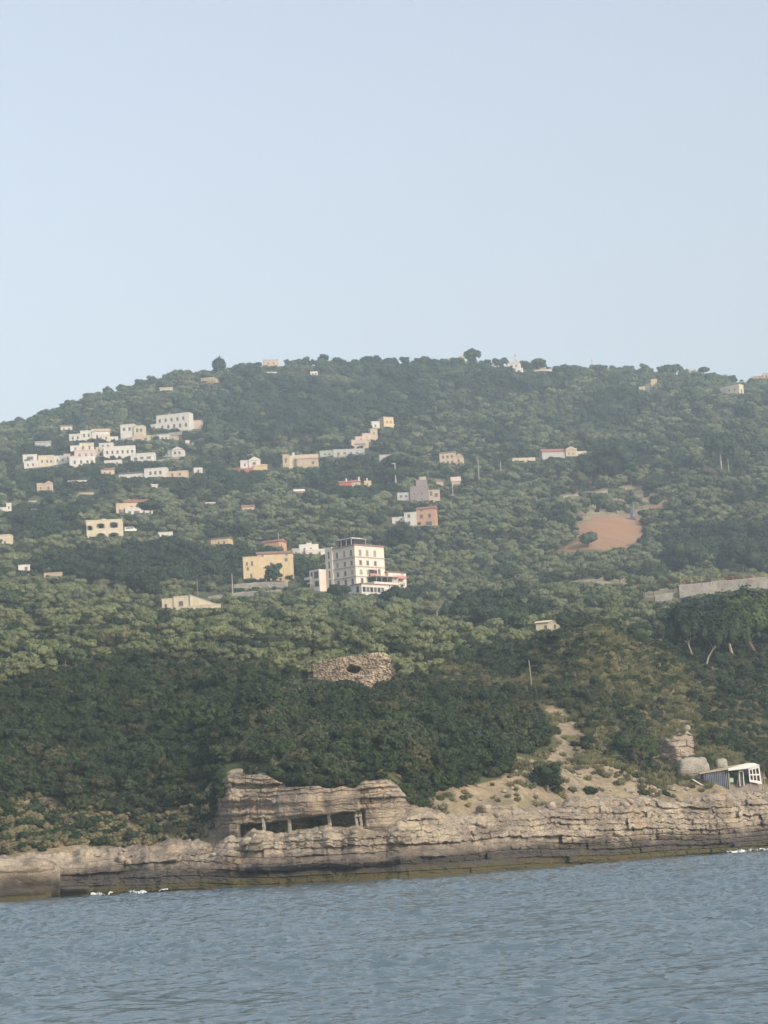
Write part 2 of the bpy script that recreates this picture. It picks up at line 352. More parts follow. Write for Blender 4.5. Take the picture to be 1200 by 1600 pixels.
P_SCAR2 = [(1036, 1078), (1062, 1068), (1082, 1100), (1098, 1140), (1062, 1148), (1048, 1118)]
P_SPUR = [(640, 1082), (700, 1040), (830, 1010), (900, 970), (960, 985), (1030, 1020), (1060, 1060), (1100, 1120), (1120, 1200), (1110, 1240), (780, 1250), (785, 1215), (850, 1190), (874, 1165), (835, 1098)]
P_BACK = [(985, 985), (1200, 1020), (1700, 1000), (1700, 1215), (1125, 1200), (1100, 1120), (1060, 1060), (1030, 1015)]
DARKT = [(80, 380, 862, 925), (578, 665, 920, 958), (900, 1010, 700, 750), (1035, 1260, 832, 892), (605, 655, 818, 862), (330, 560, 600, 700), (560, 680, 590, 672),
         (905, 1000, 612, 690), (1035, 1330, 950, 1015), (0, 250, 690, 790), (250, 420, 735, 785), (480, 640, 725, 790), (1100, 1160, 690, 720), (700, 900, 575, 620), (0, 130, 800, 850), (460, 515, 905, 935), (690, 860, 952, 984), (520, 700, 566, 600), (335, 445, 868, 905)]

# ------------------------------------------------------------------ terrain mesh
daz = np.concatenate([np.arange(-1200, -260, 25.), np.arange(-260, 1460, 4.), np.arange(1460, 2400, 25.)])
dd = np.concatenate([np.arange(228, 255, 4.), np.arange(255, 420, .5), np.arange(420, 1600, 4.), np.arange(1600, 3200, 60.)])
aa = A0+(daz-600)*A1; ux = aa/np.sqrt(1+aa*aa); uy = 1/np.sqrt(1+aa*aa)
X = ux[:, None]*dd[None]; Y = uy[:, None]*dd[None]; Z = ground(X, Y)
ter = gridmesh('hillside', np.stack([X, Y, Z], -1), None)
PX, PY = project(X, Y, Z)
PXn = PX+8*fbm(X/9, Y/9, 0, 3, 55); PYn = PY+6*fbm(X/9, Y/9, 0, 3, 56)
near = (np.hypot(X, Y) < 420)
soil = np.where(inpoly(PXn, PYn, P_SOIL) & ~near, 1., 0.)
sand = np.where(near, np.maximum(inpoly(PXn, PYn, P_SPUR)*.20+inpoly(PXn, PYn, P_BACK)*.06, (inpoly(PX, PY, P_SCAR) | inpoly(PXn, PYn, P_SCAR2))*1.), 0.)
sand = np.maximum(sand, np.where(near & (PY > 1225), .7, 0)); dry = np.where((inpoly(PXn, PYn, P_SOIL2) | inpoly(PXn, PYn, P_SOIL3)) & ~near, .8, 0)
bare = np.maximum(sand, dry)
for nm, a in (('soil', soil), ('bare', bare)):
    at = ter.attributes.new(nm, 'FLOAT', 'POINT'); at.data.foreach_set('value', a.ravel().astype(np.float32))
m, n, b = newmat('hill_ground')
tc = n.nodes.new('ShaderNodeTexCoord').outputs['Object']
c = mixc(n, ramp(n, noise(n, .03, 6, .6, tc), .4, .6), (.045, .058, .024), (.13, .11, .055))
f = noise(n, .5, 8, .7, tc)
c = mixc(n, ramp(n, f, .35, .7, 0, .7), c, (.07, .085, .035))
at = n.nodes.new('ShaderNodeAttribute'); at.attribute_name = 'bare'
s1 = mixc(n, ramp(n, noise(n, .22, 6, .7, tc), .40, .60), (.36, .275, .175), (.19, .165, .115))
s1 = mixc(n, ramp(n, noise(n, 1.5, 6, .7, tc), .45, .65, 0, .75), s1, (.14, .12, .075)); s1 = mixc(n, ramp(n, noise(n, .9, 5, .7, tc, (1, 1, 2.2)), .56, .66, 0, .8), s1, (.40, .34, .26))
c = mixc(n, ramp(n, at.outputs['Fac'], .1, .9, 0, 1), c, s1)
at = n.nodes.new('ShaderNodeAttribute'); at.attribute_name = 'soil'
s2 = mixc(n, ramp(n, noise(n, .12, 6, .7, tc, (.4, 1, 1)), .42, .62), (.27, .175, .105), (.275, .135, .07))
c = mixc(n, at.outputs['Fac'], c, s2)
n.links.new(c, b.inputs['Base Color']); bump(n, b, f, 1, .5)
ter.materials.append(m); hill = link('hillside', ter); tag(hill, kind='structure')

# ------------------------------------------------------------------ layered rock strip along the water
def strata(x, z, y=0, s=0, th=.62, amp=.5):
    zz = z+.55*fbm(x/14, z/6, y/9, 3, 70+s)+x*.02
    q = zz/th+.5*vnoise(x/14, zz/3, 0, 71+s); li = np.floor(q); fr = q-li
    joint = x/(1.1+1.4*_h(li, li*0, li*0, 72+s))+.25*fbm(x*1.2, z*1.2, y, 2, 79+s)+_h(li, li*0, li*0, 73+s)*9; ji = np.floor(joint); jf = joint-ji
    r = _h(li, ji, li*0, 74+s); rl = _h(li, np.floor(x/7+_h(li, li*0, li*0, 75+s)*5), li*0, 76+s)
    edge = 1-np.clip(np.minimum(fr, 1-fr)/.16, 0, 1)**.6
    je = 1-np.clip(np.minimum(jf, 1-jf)/.07, 0, 1)
    o = amp*((rl-.5)*2.3+(r-.5)*.5)-.62*amp*edge-.40*amp*je*(r > .35)
    f1, f2, idv = cells(x/1.15+.3*fbm(x, z, 0, 2, 83+s), zz/.55, y*0+.5, 84+s)
    blk_ = .20*(idv-.5)-.16*(1-sstep(0, .14, f2-f1))
    return o+blk_*amp*1.5+.16*fbm(x*1.6, z*2.6, y*1.4, 4, 77+s)+.55*fbm(x/6, z/3, y/3, 3, 78+s)
cs = np.arange(-420, 1620, 1.3)
tt = np.concatenate([[-.35, -.2], np.linspace(-.1, 7, 260)])
so2 = np.stack([np.interp(cs, ST_C, ST_O[:, j]) for j in range(8)], 1); sz2 = np.stack([np.interp(cs, ST_C, ST_Z[:, j]) for j in range(8)], 1)
ti = np.clip(np.floor(tt), 0, 6).astype(int); tf = tt-ti
# even spacing along the faces: first five knots get most rows
O = so2[:, ti]*(1-tf)+so2[:, ti+1]*tf; Zs = sz2[:, ti]*(1-tf)+sz2[:, ti+1]*tf
Dd = shore(cs)[:, None]+2.6*fbm(cs/60, cs*0, 0, 4, 60)[:, None]+O*(1+.35*fbm(cs/45, cs*0+3, 0, 3, 59))[:, None]
a = A0+(cs-600)*A1; ux = (a/np.sqrt(1+a*a))[:, None]; uy = (1/np.sqrt(1+a*a))[:, None]
xs = ux*Dd
Zs = Zs*(1+.16*fbm(cs/55, cs*0+9, 0, 4, 58))[:, None]+(.75*fbm(xs/10, Dd/10, 0, 4, 61))*sstep(0.5, 3, Zs)
face = sstep(7.0, 4.5, tt[None, :])*sstep(-.3, .5, Zs)*.8+.2
off = strata(xs, Zs, Dd*0, 0, .72, .62)*face*(1.1+.5*sstep(700, 1000, cs)[:, None])
Dd = Dd-off
g1, g2, gid = cells(xs/1.3, Dd/1.0, Zs*0+.5, 64)
Zs = Zs+.16*fbm(xs/.9, Dd/.9, 0, 4, 62)*sstep(.3, 2, Zs)+(.25*gid*sstep(.0, .25, g2-g1)*(gid > .55)+.3*np.abs(fbm(xs/2.5, Dd/2.5, 0, 3, 63)))*sstep(2.5, 4, Zs)
end = (tt[None, :] > 6.6); Zs = Zs-np.where(end, (tt[None, :]-6.6)*4.5, 0)
RX, RY, RZ, RT_ = ux*Dd, uy*Dd, Zs, tt
tag(link('shore_rocks', gridmesh('shore_rocks', np.stack([ux*Dd, uy*Dd, Zs], -1), 'shore_rock', False)), 'layered pale limestone ledges along the waterline', kind='structure')

# ------------------------------------------------------------------ overhanging cliff with the cave
cc = np.arange(338, 668, .8)
rec = sstep(372, 385, cc)*(1-sstep(566, 574, cc))
topz = np.interp(cc, [338, 352, 420, 462, 560, 575, 615, 640, 664], [9.0, 12.4, 12.5, 10.7, 10.4, 11.1, 10.8, 9.0, 7.0])
lip = np.interp(cc, [338, 352, 395, 440, 500, 570, 664], [6.6, 7.1, 6.9, 7.1, 7.35, 7.75, 7.4])
back = np.interp(cc, [338, 348, 360, 600, 628, 645, 664], [5, 2.0, .4, 0, .6, 3, 7])
prof = []
for k in range(len(cc)):
    r_ = rec[k]; l = lip[k]; t_ = topz[k]; f0 = 9.6
    prof.append([(f0+1+2.6*r_, 5.0), (f0+.2+3.4*r_, 5.9+.2*r_), (f0+3.0*r_, l-.7*(1-r_)), (f0-.3+1.8*r_, l+.05), (f0-.5, l+.02+.1*(1-r_)),
                 (f0-.7, l+.5*(t_-l)), (f0-.2, t_-.5), (f0+.3, t_), (f0+2.0, t_+.2), (f0+5, t_-3.0)])
prof = np.array(prof); tt = np.linspace(0, 9, 230); ti = np.clip(np.floor(tt), 0, 8).astype(int); tf = tt-ti
O = prof[:, ti, 0]*(1-tf)+prof[:, ti+1, 0]*tf+back[:, None]; Zc = prof[:, ti, 1]*(1-tf)+prof[:, ti+1, 1]*tf
O = O+(.8*fbm(cc/34, cc*0, 0, 2, 85)-.1)[:, None]*sstep(6, 9, Zc); Zc = Zc+(.45*fbm(cc/17, cc*0+5, 0, 3, 86))[:, None]*sstep(9, 11.5, Zc)
Dc = shore(cc)[:, None]+O; a = A0+(cc-600)*A1; ux = (a/np.sqrt(1+a*a))[:, None]; uy = (1/np.sqrt(1+a*a))[:, None]; xs = ux*Dc
slab = (sstep(432, 440, cc)*(1-sstep(562, 568, cc)))[:, None]*sstep(7.3, 7.6, Zc)*(1-sstep(9.9, 10.4, Zc))
amp = np.where(tt[None] > 3.4, 1., .3)*(1-.75*slab)
of = strata(xs, Zc, Dc*0, 5, .55, .62)*amp+.45*slab
Dc = Dc-of*sstep(9, 7.2, tt)[None]-.3*fbm(xs/1.5, Zc/1.5, 0, 3, 81)
Zc = Zc+.22*fbm(xs/1.1, Dc/1.1, 0, 4, 82)*np.where(tt[None] > 2.5, 1, .4)
CX, CY, CZ, CT_ = ux*Dc, uy*Dc, Zc, tt
tag(link('cliff', gridmesh('cliff', np.stack([ux*Dc, uy*Dc, Zc], -1), 'cliff_rock', False)), 'overhanging bedded cliff above a shallow cave', kind='structure')

# ------------------------------------------------------------------ sea
da = np.concatenate([[-3, -1.5, -.8, -.5, -.4], np.linspace(-.33, .35, 760), [.42, .55, .8, 1.5, 3]])
dl = [3, 15, 25]; d_ = 32.
while d_ < 355: dl.append(d_); d_ += .10+d_*.0011
dl += [370, 420, 600, 1000, 2000, 4000, 8000]; dl = np.array(dl)
X = da[:, None]*dl[None]; Y = np.broadcast_to(dl[None], X.shape)
fd = sstep(26, 34, Y)*(1-sstep(350, 380, Y))*(np.abs(da[:, None]-.01) < .345)
Zw = np.zeros_like(X); r2 = np.random.default_rng(3)
for k in range(46):
    L = .42*1.085**k*(.9+.2*r2.random()); th = math.pi*.5+r2.normal()*.8; amp = .0140*L**.60*(1 if L < 2.5 else (2.5/L)**.8)
    ph = r2.random()*6.28; kx, ky = math.cos(th)*6.283/L, math.sin(th)*6.283/L
    p_ = kx*X+ky*Y+ph+1.1*vnoise(X/(4*L)+k*3, Y/(4*L), 0, 90+k)
    Zw += amp*(1-2*np.abs(np.sin(p_/2))**1.3)
Zw *= (.85+.75*fbm(X/8, Y/16, 0, 4, 95))
Zw *= fd
sea = gridmesh('sea', np.stack([X, Y, Zw], -1), None, True)
m, n, b = newmat('sea_water')
b.inputs['Base Color'].default_value = (.082, .122, .146, 1); b.inputs['Roughness'].default_value = .10; b.inputs['IOR'].default_value = 1.33
b.inputs['Specular IOR Level'].default_value = .5
tc = n.nodes.new('ShaderNodeTexCoord').outputs['Object']
bump(n, b, noise(n, 2.2, 3, .55, tc, (.6, 1.4, 1)), .8, .07)
sea.materials.append(m); tag(link('sea', sea), kind='structure')

# ------------------------------------------------------------------ plants: crown meshes of many small leaf clumps
def leaf_cloud(lobes, nleaf, size, seed, flat=0., core=.72):
    """lobes: (cx,cy,cz,rx,ry,rz); leaf faces over every lobe, plus a rough inner body so little light comes through"""
    r = np.random.default_rng(seed); V = []; Fq = []
    L = np.array(lobes, float); area = (L[:, 3]*L[:, 4]+L[:, 3]*L[:, 5])**1.0; pk = r.choice(len(L), nleaf, p=area/area.sum())
    n_ = r.normal(size=(nleaf, 3)); n_ /= np.linalg.norm(n_, axis=1)[:, None]; n_[:, 2] = np.where(n_[:, 2] < -.45, -n_[:, 2], n_[:, 2])
    rad = 1-.30*r.random(nleaf)**1.5+.10*r.normal(size=nleaf)
    p = L[pk, :3]+n_*L[pk, 3:]*rad[:, None]
    nn = n_+r.normal(size=(nleaf, 3))*.34; nn[:, 2] += flat; nn /= np.linalg.norm(nn, axis=1)[:, None]
    t = np.cross(nn, r.normal(size=(nleaf, 3))); t /= np.linalg.norm(t, axis=1)[:, None]; b_ = np.cross(nn, t)
    s = size*(.6+.8*r.random(nleaf))[:, None]; k = (.55+.5*r.random(nleaf))[:, None]
    V = np.stack([p-t*s-b_*s*k*.6, p+t*s*.9-b_*s*k, p+t*s+b_*s*k*.7, p-t*s*.7+b_*s*k], 1).reshape(-1, 3)
    Fq = np.arange(nleaf*4).reshape(-1, 4)
    # inner bodies: coarse lumpy spheres (uv grid)
    if core:
        u, v = 8, 5
        for l in L:
            k0 = len(V); th = np.arange(u)*2*math.pi/u; ph = np.linspace(.25, math.pi-.25, v)
            g = np.stack([np.sin(ph)[:, None]*np.cos(th), np.sin(ph)[:, None]*np.sin(th), np.cos(ph)[:, None]+0*th], -1)
            g = g*(core*(.85+.3*r.random((v, u)))[..., None])
            V = np.concatenate([V, (l[:3]+g*l[3:]).reshape(-1, 3)])
            i, j = np.meshgrid(np.arange(v-1), np.arange(u), indexing='ij')
            q = np.stack([k0+i*u+j, k0+(i+1)*u+j, k0+(i+1)*u+(j+1) % u, k0+i*u+(j+1) % u], -1).reshape(-1, 4)
            cap = np.array([[k0, k0+2, k0+4, k0+6], [k0+(v-1)*u+6, k0+(v-1)*u+4, k0+(v-1)*u+2, k0+(v-1)*u]])
            Fq = np.concatenate([Fq, q, cap])
    return V, Fq
def lobes_round(seed, R, H, z0, n_):
    r = np.random.default_rng(seed); L = [(0, 0, z0+H*.45, R*.62, R*.62, H*.42)]
    for k in range(n_):
        a = k*2.4+r.random()*.8; q = R*(.35+.35*r.random()); h = z0+H*(.25+.55*r.random()); s = R*(.30+.22*r.random())
        L.append((q*math.cos(a), q*math.sin(a), h, s*1.1, s*1.1, s*.85))
    return L
def trunk_mb(h, r, seed, spread=.3, top=None):
    rr = random.Random(seed); m_ = MB(); bx, by = rr.uniform(-.15, .15)*h, rr.uniform(-.15, .15)*h
    m_.tube([(0, 0, -.6), (bx*.3, by*.3, h*.45), (bx, by, h)], [r*1.2, r*.85, r*.6], 6)
    for k in range(4):
        a = k*1.6+rr.random(); q = spread*h*(1+rr.random()*.6)
        m_.tube([(bx*.8, by*.8, h*.85), (bx+q*.5*math.cos(a), by+q*.5*math.sin(a), h*1.15), (bx+q*math.cos(a), by+q*math.sin(a), h*1.5)], [r*.55, r*.4, r*.15], 5)
    return m_
PROTO = {}
def proto(kind, n_, fn):
    L = []
    for k in range(n_):
        (tv, tf_, tm), (cv, cf, cm) = fn(k)
        L.append((setmesh(kind+'_trunk', tv, tf_, tm), setmesh(kind+'_crown', cv, cf, cm)))
    PROTO[kind] = L
def mk(R, H, z0, nl, nleaf, size, leaf, tr, bark='bark', flat=0.):
    def fn(k):
        sd_ = hash((R, H, nl, k)) % 10000
        t = trunk_mb(z0+H*.25, tr, sd_)
        cv, cf = leaf_cloud(lobes_round(sd_, R, H, z0, nl), nleaf, size, sd_+1, flat)
        return (t.v, t.f, bark), (cv, cf, leaf)
    return fn
proto('olive_tree', 6, mk(2.1, 2.9, .8, 9, 1300, .15, 'olive_leaf', .16))
proto('woodland_tree', 6, mk(3.6, 6.0, 1.4, 12, 1900, .26, 'wood_leaf', .24))
proto('dark_tree', 4, mk(4.2, 7.0, 1.0, 12, 1500, .34, 'dark_leaf', .28))
def mk_bush(R, H, nl, nleaf, size, leaf, flat=0.):
    def fn(k):
        sd_ = hash((R, H, nl, k, 5)) % 10000
        t = trunk_mb(H*.3, .05, sd_)
        cv, cf = leaf_cloud(lobes_round(sd_, R, H, -.15, nl), nleaf, size, sd_+1, flat)
        return (t.v, t.f, 'bark'), (cv, cf, leaf)
    return fn
proto('scrub', 5, mk_bush(1.35, 2.1, 10, 1100, .105, 'scrub_leaf'))
proto('tall_scrub', 4, mk_bush(1.5, 3.0, 11, 1300, .12, 'scrub_leaf'))
proto('light_scrub', 4, mk_bush(1.2, 1.9, 10, 1000, .10, 'scrub_light'))
proto('dry_shrub', 3, mk_bush(.65, .85, 7, 420, .07, 'dry_leaf'))
proto('low_scrub', 3, mk_bush(.9, .9, 8, 600, .085, 'scrub_leaf'))
def mk_grass(k):
    r = np.random.default_rng(k+50); n_ = 110; a = r.random(n_)*6.28; q = .35*np.sqrt(r.random(n_)); x = q*np.cos(a); y = q*np.sin(a)
    h = .25+.4*r.random(n_); wd = .035; lx = x*.8+r.normal(size=n_)*.12; ly = y*.8+r.normal(size=n_)*.12; b_ = r.random(n_)*3.14
    V = np.stack([np.stack([x-wd*np.cos(b_), y-wd*np.sin(b_), h*0-.05], 1), np.stack([x+wd*np.cos(b_), y+wd*np.sin(b_), h*0-.05], 1),
                  np.stack([x+lx+.012, y+ly, h], 1), np.stack([x+lx-.012, y+ly, h], 1)], 1).reshape(-1, 3)
    return (V[:4], np.arange(4).reshape(1, 4), 'grass_leaf'), (V, np.arange(n_*4).reshape(-1, 4), 'grass_leaf')
proto('grass', 3, mk_grass)

def merged(kind, k):
    tm, cm = PROTO[kind][k]; bm = bmesh.new(); bm.from_mesh(cm); nf = len(bm.faces); bm.from_mesh(tm); bm.faces.ensure_lookup_table()
    for i in range(nf, len(bm.faces)): bm.faces[i].material_index = 1
    me = bpy.data.meshes.new(kind+'_whole'); bm.to_mesh(me); bm.free()
    me.materials.append(cm.materials[0]); me.materials.append(tm.materials[0]); return me
def stuff(name, kinds, pts, scl, label):
    """one object: points that carry plants through geometry nodes"""
    n_ = len(pts); me = bpy.data.meshes.new(name); me.vertices.add(n_); me.vertices.foreach_set('co', np.asarray(pts, np.float32).ravel())
    for nm, v in (('scl', scl), ('rot', rng.random(n_)*6.283)):
        at = me.attributes.new(nm, 'FLOAT', 'POINT'); at.data.foreach_set('value', np.asarray(v, np.float32))
    prs = []
    for kd in kinds:
        for k in range(len(PROTO[kd])): prs.append(bpy.data.objects.new(kd+'_source', merged(kd, k)))
    at = me.attributes.new('pick', 'INT', 'POINT'); at.data.foreach_set('value', rng.integers(0, len(prs), n_).astype(np.int32))
    o = link(name, me); ng = bpy.data.node_groups.new(name+'_nodes', 'GeometryNodeTree')
    ng.interface.new_socket('Geometry', in_out='INPUT', socket_type='NodeSocketGeometry'); ng.interface.new_socket('Geometry', in_out='OUTPUT', socket_type='NodeSocketGeometry')
    N = ng.nodes; Lk = ng.links; gi = N.new('NodeGroupInput'); go = N.new('NodeGroupOutput'); jn = N.new('GeometryNodeJoinGeometry')
    for p in reversed(prs):
        oi = N.new('GeometryNodeObjectInfo'); oi.inputs['Object'].default_value = p; gg = N.new('GeometryNodeGeometryToInstance')
        Lk.new(oi.outputs['Geometry'], gg.inputs[0]); Lk.new(gg.outputs[0], jn.inputs[0])
    ip = N.new('GeometryNodeInstanceOnPoints'); ip.inputs['Pick Instance'].default_value = True
    def na(nm, tp='FLOAT'):
        q = N.new('GeometryNodeInputNamedAttribute'); q.data_type = tp; q.inputs[0].default_value = nm; return q.outputs[0]
    cx_ = N.new('ShaderNodeCombineXYZ'); Lk.new(na('rot'), cx_.inputs[2])
    mp_ = N.new('GeometryNodeMeshToPoints')
    Lk.new(gi.outputs[0], mp_.inputs[0]); Lk.new(mp_.outputs[0], ip.inputs['Points']); Lk.new(jn.outputs[0], ip.inputs['Instance'])
    Lk.new(na('pick', 'INT'), ip.inputs['Instance Index']); Lk.new(cx_.outputs[0], ip.inputs['Rotation']); Lk.new(na('scl'), ip.inputs['Scale'])
    Lk.new(ip.outputs[0], go.inputs[0])
    md = o.modifiers.new('plants', 'NODES'); md.node_group = ng
    tag(o, label, None, None, 'stuff'); return o
def tree(kind, x, y, z, s, label, group, cat='tree', rz=None, zs=1.):
    tm, cm = PROTO[kind][random.randrange(len(PROTO[kind]))]; nm = 'woodland_tree' if kind == 'dark_tree' else kind
    e = empty(nm, (x, y, z), random.random()*6.28 if rz is None else rz, label, cat, group); e.scale = (s, s, s*zs)
    link('trunk', tm, e); link('crown', cm, e); return e

# ------------------------------------------------------------------ buildings
KEEP = []      # pixel boxes (x0,x1,top,visible bottom,distance) plants must not cover
def anchor(px, py, dmin=262.):
    x, y, z, d = hit(px, py, dmin); return (x, y, z), d, d/F
def side(face, a, z, wd, h, b):
    """box across a wall: face S (y=y0) W (x=x0) E (x=x1); returns MB args"""
    (x0, x1, y0, y1) = b
    return a, z, wd, h, x0, x1, y0, y1
def wbox(m_, face, B, a, z, wd, h, d0, d1):
    x0, x1, y0, y1 = B
    if face == 'S': m_.box(a-wd/2, a+wd/2, y0-d1, y0-d0, z, z+h)
    elif face == 'W': m_.box(x0-d1, x0-d0, a-wd/2, a+wd/2, z, z+h)
    else: m_.box(x1+d0, x1+d1, a-wd/2, a+wd/2, z, z+h)
def window(root, face, B, a, z, wd, h, frame='trim_grey', pane='glass', sill=True, shut=False, name='window', t=None):
    """a window: proud frame ring with its pane and sill as sub-parts"""
    t = t or max(.07, wd*.09); f = MB()
    wbox(f, face, B, a-wd/2-t/2, z-t, t, h+2*t, -.05, .07); wbox(f, face, B, a+wd/2+t/2, z-t, t, h+2*t, -.05, .07)
    wbox(f, face, B, a, z+h, wd, t, -.05, .066); wbox(f, face, B, a, z-t, wd, t, -.05, .066)
    o = f.build(name, frame, root)
    p = MB(); wbox(p, face, B, a, z, wd, h, -.03, .015); p.build('pane', pane, o)
    if sill: q = MB(); wbox(q, face, B, a, z-t-.08, wd+.4, .08, -.04, .16); q.build('sill', frame, o)
    if shut:
        q = MB(); wbox(q, face, B, a-wd*.78-t, z, wd*.42, h, .0, .05); wbox(q, face, B, a+wd*.78+t, z, wd*.42, h, .0, .05); q.build('shutters', 'shutter', o)
    return o
def blk(root, s, x0, x1, z0, z1, y0, y1, mat, roof='flat', rmat='terracotta', rh=4, wins=(), axis='x', par=.45, name='wall', frame='trim_grey', pane='glass', shut=False, sill=True, eave=.35):
    """a block in photo pixels (scaled by s to metres) round the anchor, with its roof and windows. wins: (face, along, z, w, h)"""
    B = [v*s for v in (x0, x1, y0, y1)]; zb = z0*s if z0 > 0 else z0*s-3; zt = z1*s
    MB().box(B[0], B[1], B[2], B[3], zb, zt).build(name, mat, root)
    if roof == 'flat':
        r_ = MB(); e = .12; p = par; t = .25
        r_.box(B[0]-e, B[1]+e, B[2]-e, B[3]+e, zt-.02, zt+.14)
        if p > .2:
            r_.box(B[0]-e+.01, B[1]+e-.01, B[2]-e+.01, B[2]-e+t, zt+.15, zt+p); r_.box(B[0]-e+.01, B[1]+e-.01, B[3]+e-t, B[3]+e-.01, zt+.15, zt+p)
            r_.box(B[0]-e+.01, B[0]-e+t, B[2]-e+t+.005, B[3]+e-t-.005, zt+.15, zt+p-.004); r_.box(B[1]+e-t, B[1]+e-.01, B[2]-e+t+.005, B[3]+e-t-.005, zt+.15, zt+p-.004)
        r_.build('roof', mat if rmat == 'terracotta' else rmat, root)
    elif roof == 'gable':
        h = rh*s; MB().gable(*B, zt+.08, h, axis, eave).build('roof', rmat, root)
        g = MB(); k = .985
        if axis == 'x':
            ym = (B[2]+B[3])/2; g.poly([(B[0], B[2]+.02, zt-.01), (B[0], B[3]-.02, zt-.01), (B[0], ym, zt+h*k), (B[1], B[2]+.02, zt-.01), (B[1], B[3]-.02, zt-.01), (B[1], ym, zt+h*k)], [(0, 1, 2), (3, 5, 4), (0, 2, 5, 3), (1, 4, 5, 2), (0, 3, 4, 1)])
        else:
            xm = (B[0]+B[1])/2; g.poly([(B[0]+.02, B[2], zt-.01), (B[1]-.02, B[2], zt-.01), (xm, B[2], zt+h*k), (B[0]+.02, B[3], zt-.01), (B[1]-.02, B[3], zt-.01), (xm, B[3], zt+h*k)], [(0, 2, 1), (3, 4, 5), (0, 3, 5, 2), (1, 2, 5, 4), (0, 1, 4, 3)])
            v = [list(p) for p in g.v]
            for i in (0, 1, 2): v[i][1] -= eave+.02
            g.v = v
        g.build('gable_wall', mat, root)
    elif roof == 'shedl' or roof == 'shedr':
        h = rh*s; MB().shed(*B, zt+.005, h if roof == 'shedl' else .2, .2 if roof == 'shedl' else h, .25).build('roof', rmat, root)
    for (fc, a, z, wd, h) in wins: window(root, fc, B, a*s, z*s, wd*s, h*s, frame, pane, sill, shut)
    return B
def house(name, label, cat, px, py, yaw, box, group=None, dmin=600.):
    p, d, s = anchor(px, py, dmin); e = empty(name, p, math.radians(yaw), label, cat, group)
    KEEP.append((box[0], box[1], box[2], box[3], d)); return e, s
WR = lambda xs, z, w_=2.2, h=3.2, f='S': [(f, x, z, w_, h) for x in xs]
def rail(root, s, x0, x1, y, z, h=1.0, mat='white_paint', name='railing', y1=None):
    m_ = MB(); x0, x1, y, z = x0*s, x1*s, y*s, z*s
    m_.box(x0, x1, y-.03, y+.03, z+h-.08, z+h); m_.box(x0, x1, y-.025, y+.025, z+.1, z+.16)
    nb = max(2, int((x1-x0)/.9))
    for k in range(nb+1): q = x0+(x1-x0)*k/nb; m_.box(q-.035, q+.035, y-.022, y+.022, z, z+h-.08)
    m_.build(name, mat, root)
def chimney(root, s, x, y, z, h=3, mat='cream_wall'):
    MB().box(x*s-.35, x*s+.35, y*s-.35, y*s+.35, z*s-.5, (z+h)*s).box(x*s-.45, x*s+.45, y*s-.45, y*s+.45, (z+h)*s+.002, (z+h)*s+.15).build('chimney', mat, root)

# --- the six-storey hotel
(hx, hy, hz), hd, hs = anchor(558, 933, 700)
hot = empty('hotel', (hx, hy, hz), math.radians(45), 'six storey white hotel block with dark cornices, the tallest building on the hillside', 'hotel')
KEEP.append((490, 645, 835, 928, hd))
W_ = 46*math.sqrt(2)*hs; st_ = 3.15; Hh = 84*hs
B = (0, W_, 0, W_*1.0)
def hz_(row): return (930-row)*hs     # height above the anchor of a photo row near the corner
zt = hz_(848)
# the shell is cut into storeys so that cornices sit between them
MB().box(0, W_, 0, W_, -4, zt).build('wall', 'hotel_wall', hot)
corn = [hz_(866), hz_(881), hz_(897)]
for zc in corn:
    MB().box(-.18, W_+.18, -.18, W_*.78, zc-.18, zc+.14).build('cornice', 'trim_grey', hot)
MB().box(-.25, W_+.25, -.25, W_*.8, zt+.002, zt+.32).build('roof_cornice', 'terracotta', hot)
MB().box(.2, W_-.2, .2, W_-.2, zt+.33, zt+.5).build('roof', 'concrete', hot)
MB().box(-.30, W_*.20, W_*.78, W_+.3, -3.9, hz_(847)).build('stair_tower', 'hotel_wall', hot)
Bt = (-.30, 0, 0, 0)
for r_ in (859, 875, 890, 904): window(hot, 'W', Bt, W_*.89, hz_(r_)-.6, .8, 2.4, 'trim_grey', 'glass', False)
for i, r_ in enumerate((863, 878, 893)):
    tall = i == 0
    for a in (.14, .38, .64): window(hot, 'S', B, W_*(a+.04), hz_(r_)-(.2 if tall else .0), 1.05, 2.0 if tall else 1.45, 'trim_grey', 'shutter' if (i+int(a*9)) % 2 else 'glass', not tall)
    for a in (.12, .36, .62): window(hot, 'W', B, W_*a, hz_(r_)-(.2 if tall else .0), 1.05, 2.0 if tall else 1.4, 'trim_grey', 'glass' if (i+int(a*9)) % 3 else 'shutter', not tall)
window(hot, 'S', B, W_*.2, hz_(909), 1.05, 2.0, 'trim_grey', 'glass', False); window(hot, 'S', B, W_*.8, hz_(891), 1.0, 1.5, 'trim_grey', 'glass')
for a in (.12, .36, .62): window(hot, 'W', B, W_*a, hz_(909), 1.05, 1.9, 'trim_grey', 'glass', False)
# loggia with balcony in the middle of the right-hand face
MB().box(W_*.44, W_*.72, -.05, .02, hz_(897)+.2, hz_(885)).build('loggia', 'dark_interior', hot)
MB().box(W_*.40, W_*.76, -1.3, -.19, hz_(897)-.1, hz_(897)+.15).box(W_*.40, W_*.76, -1.35, -1.302, hz_(897)+.16, hz_(892)).build('balcony', 'dull_red', hot)
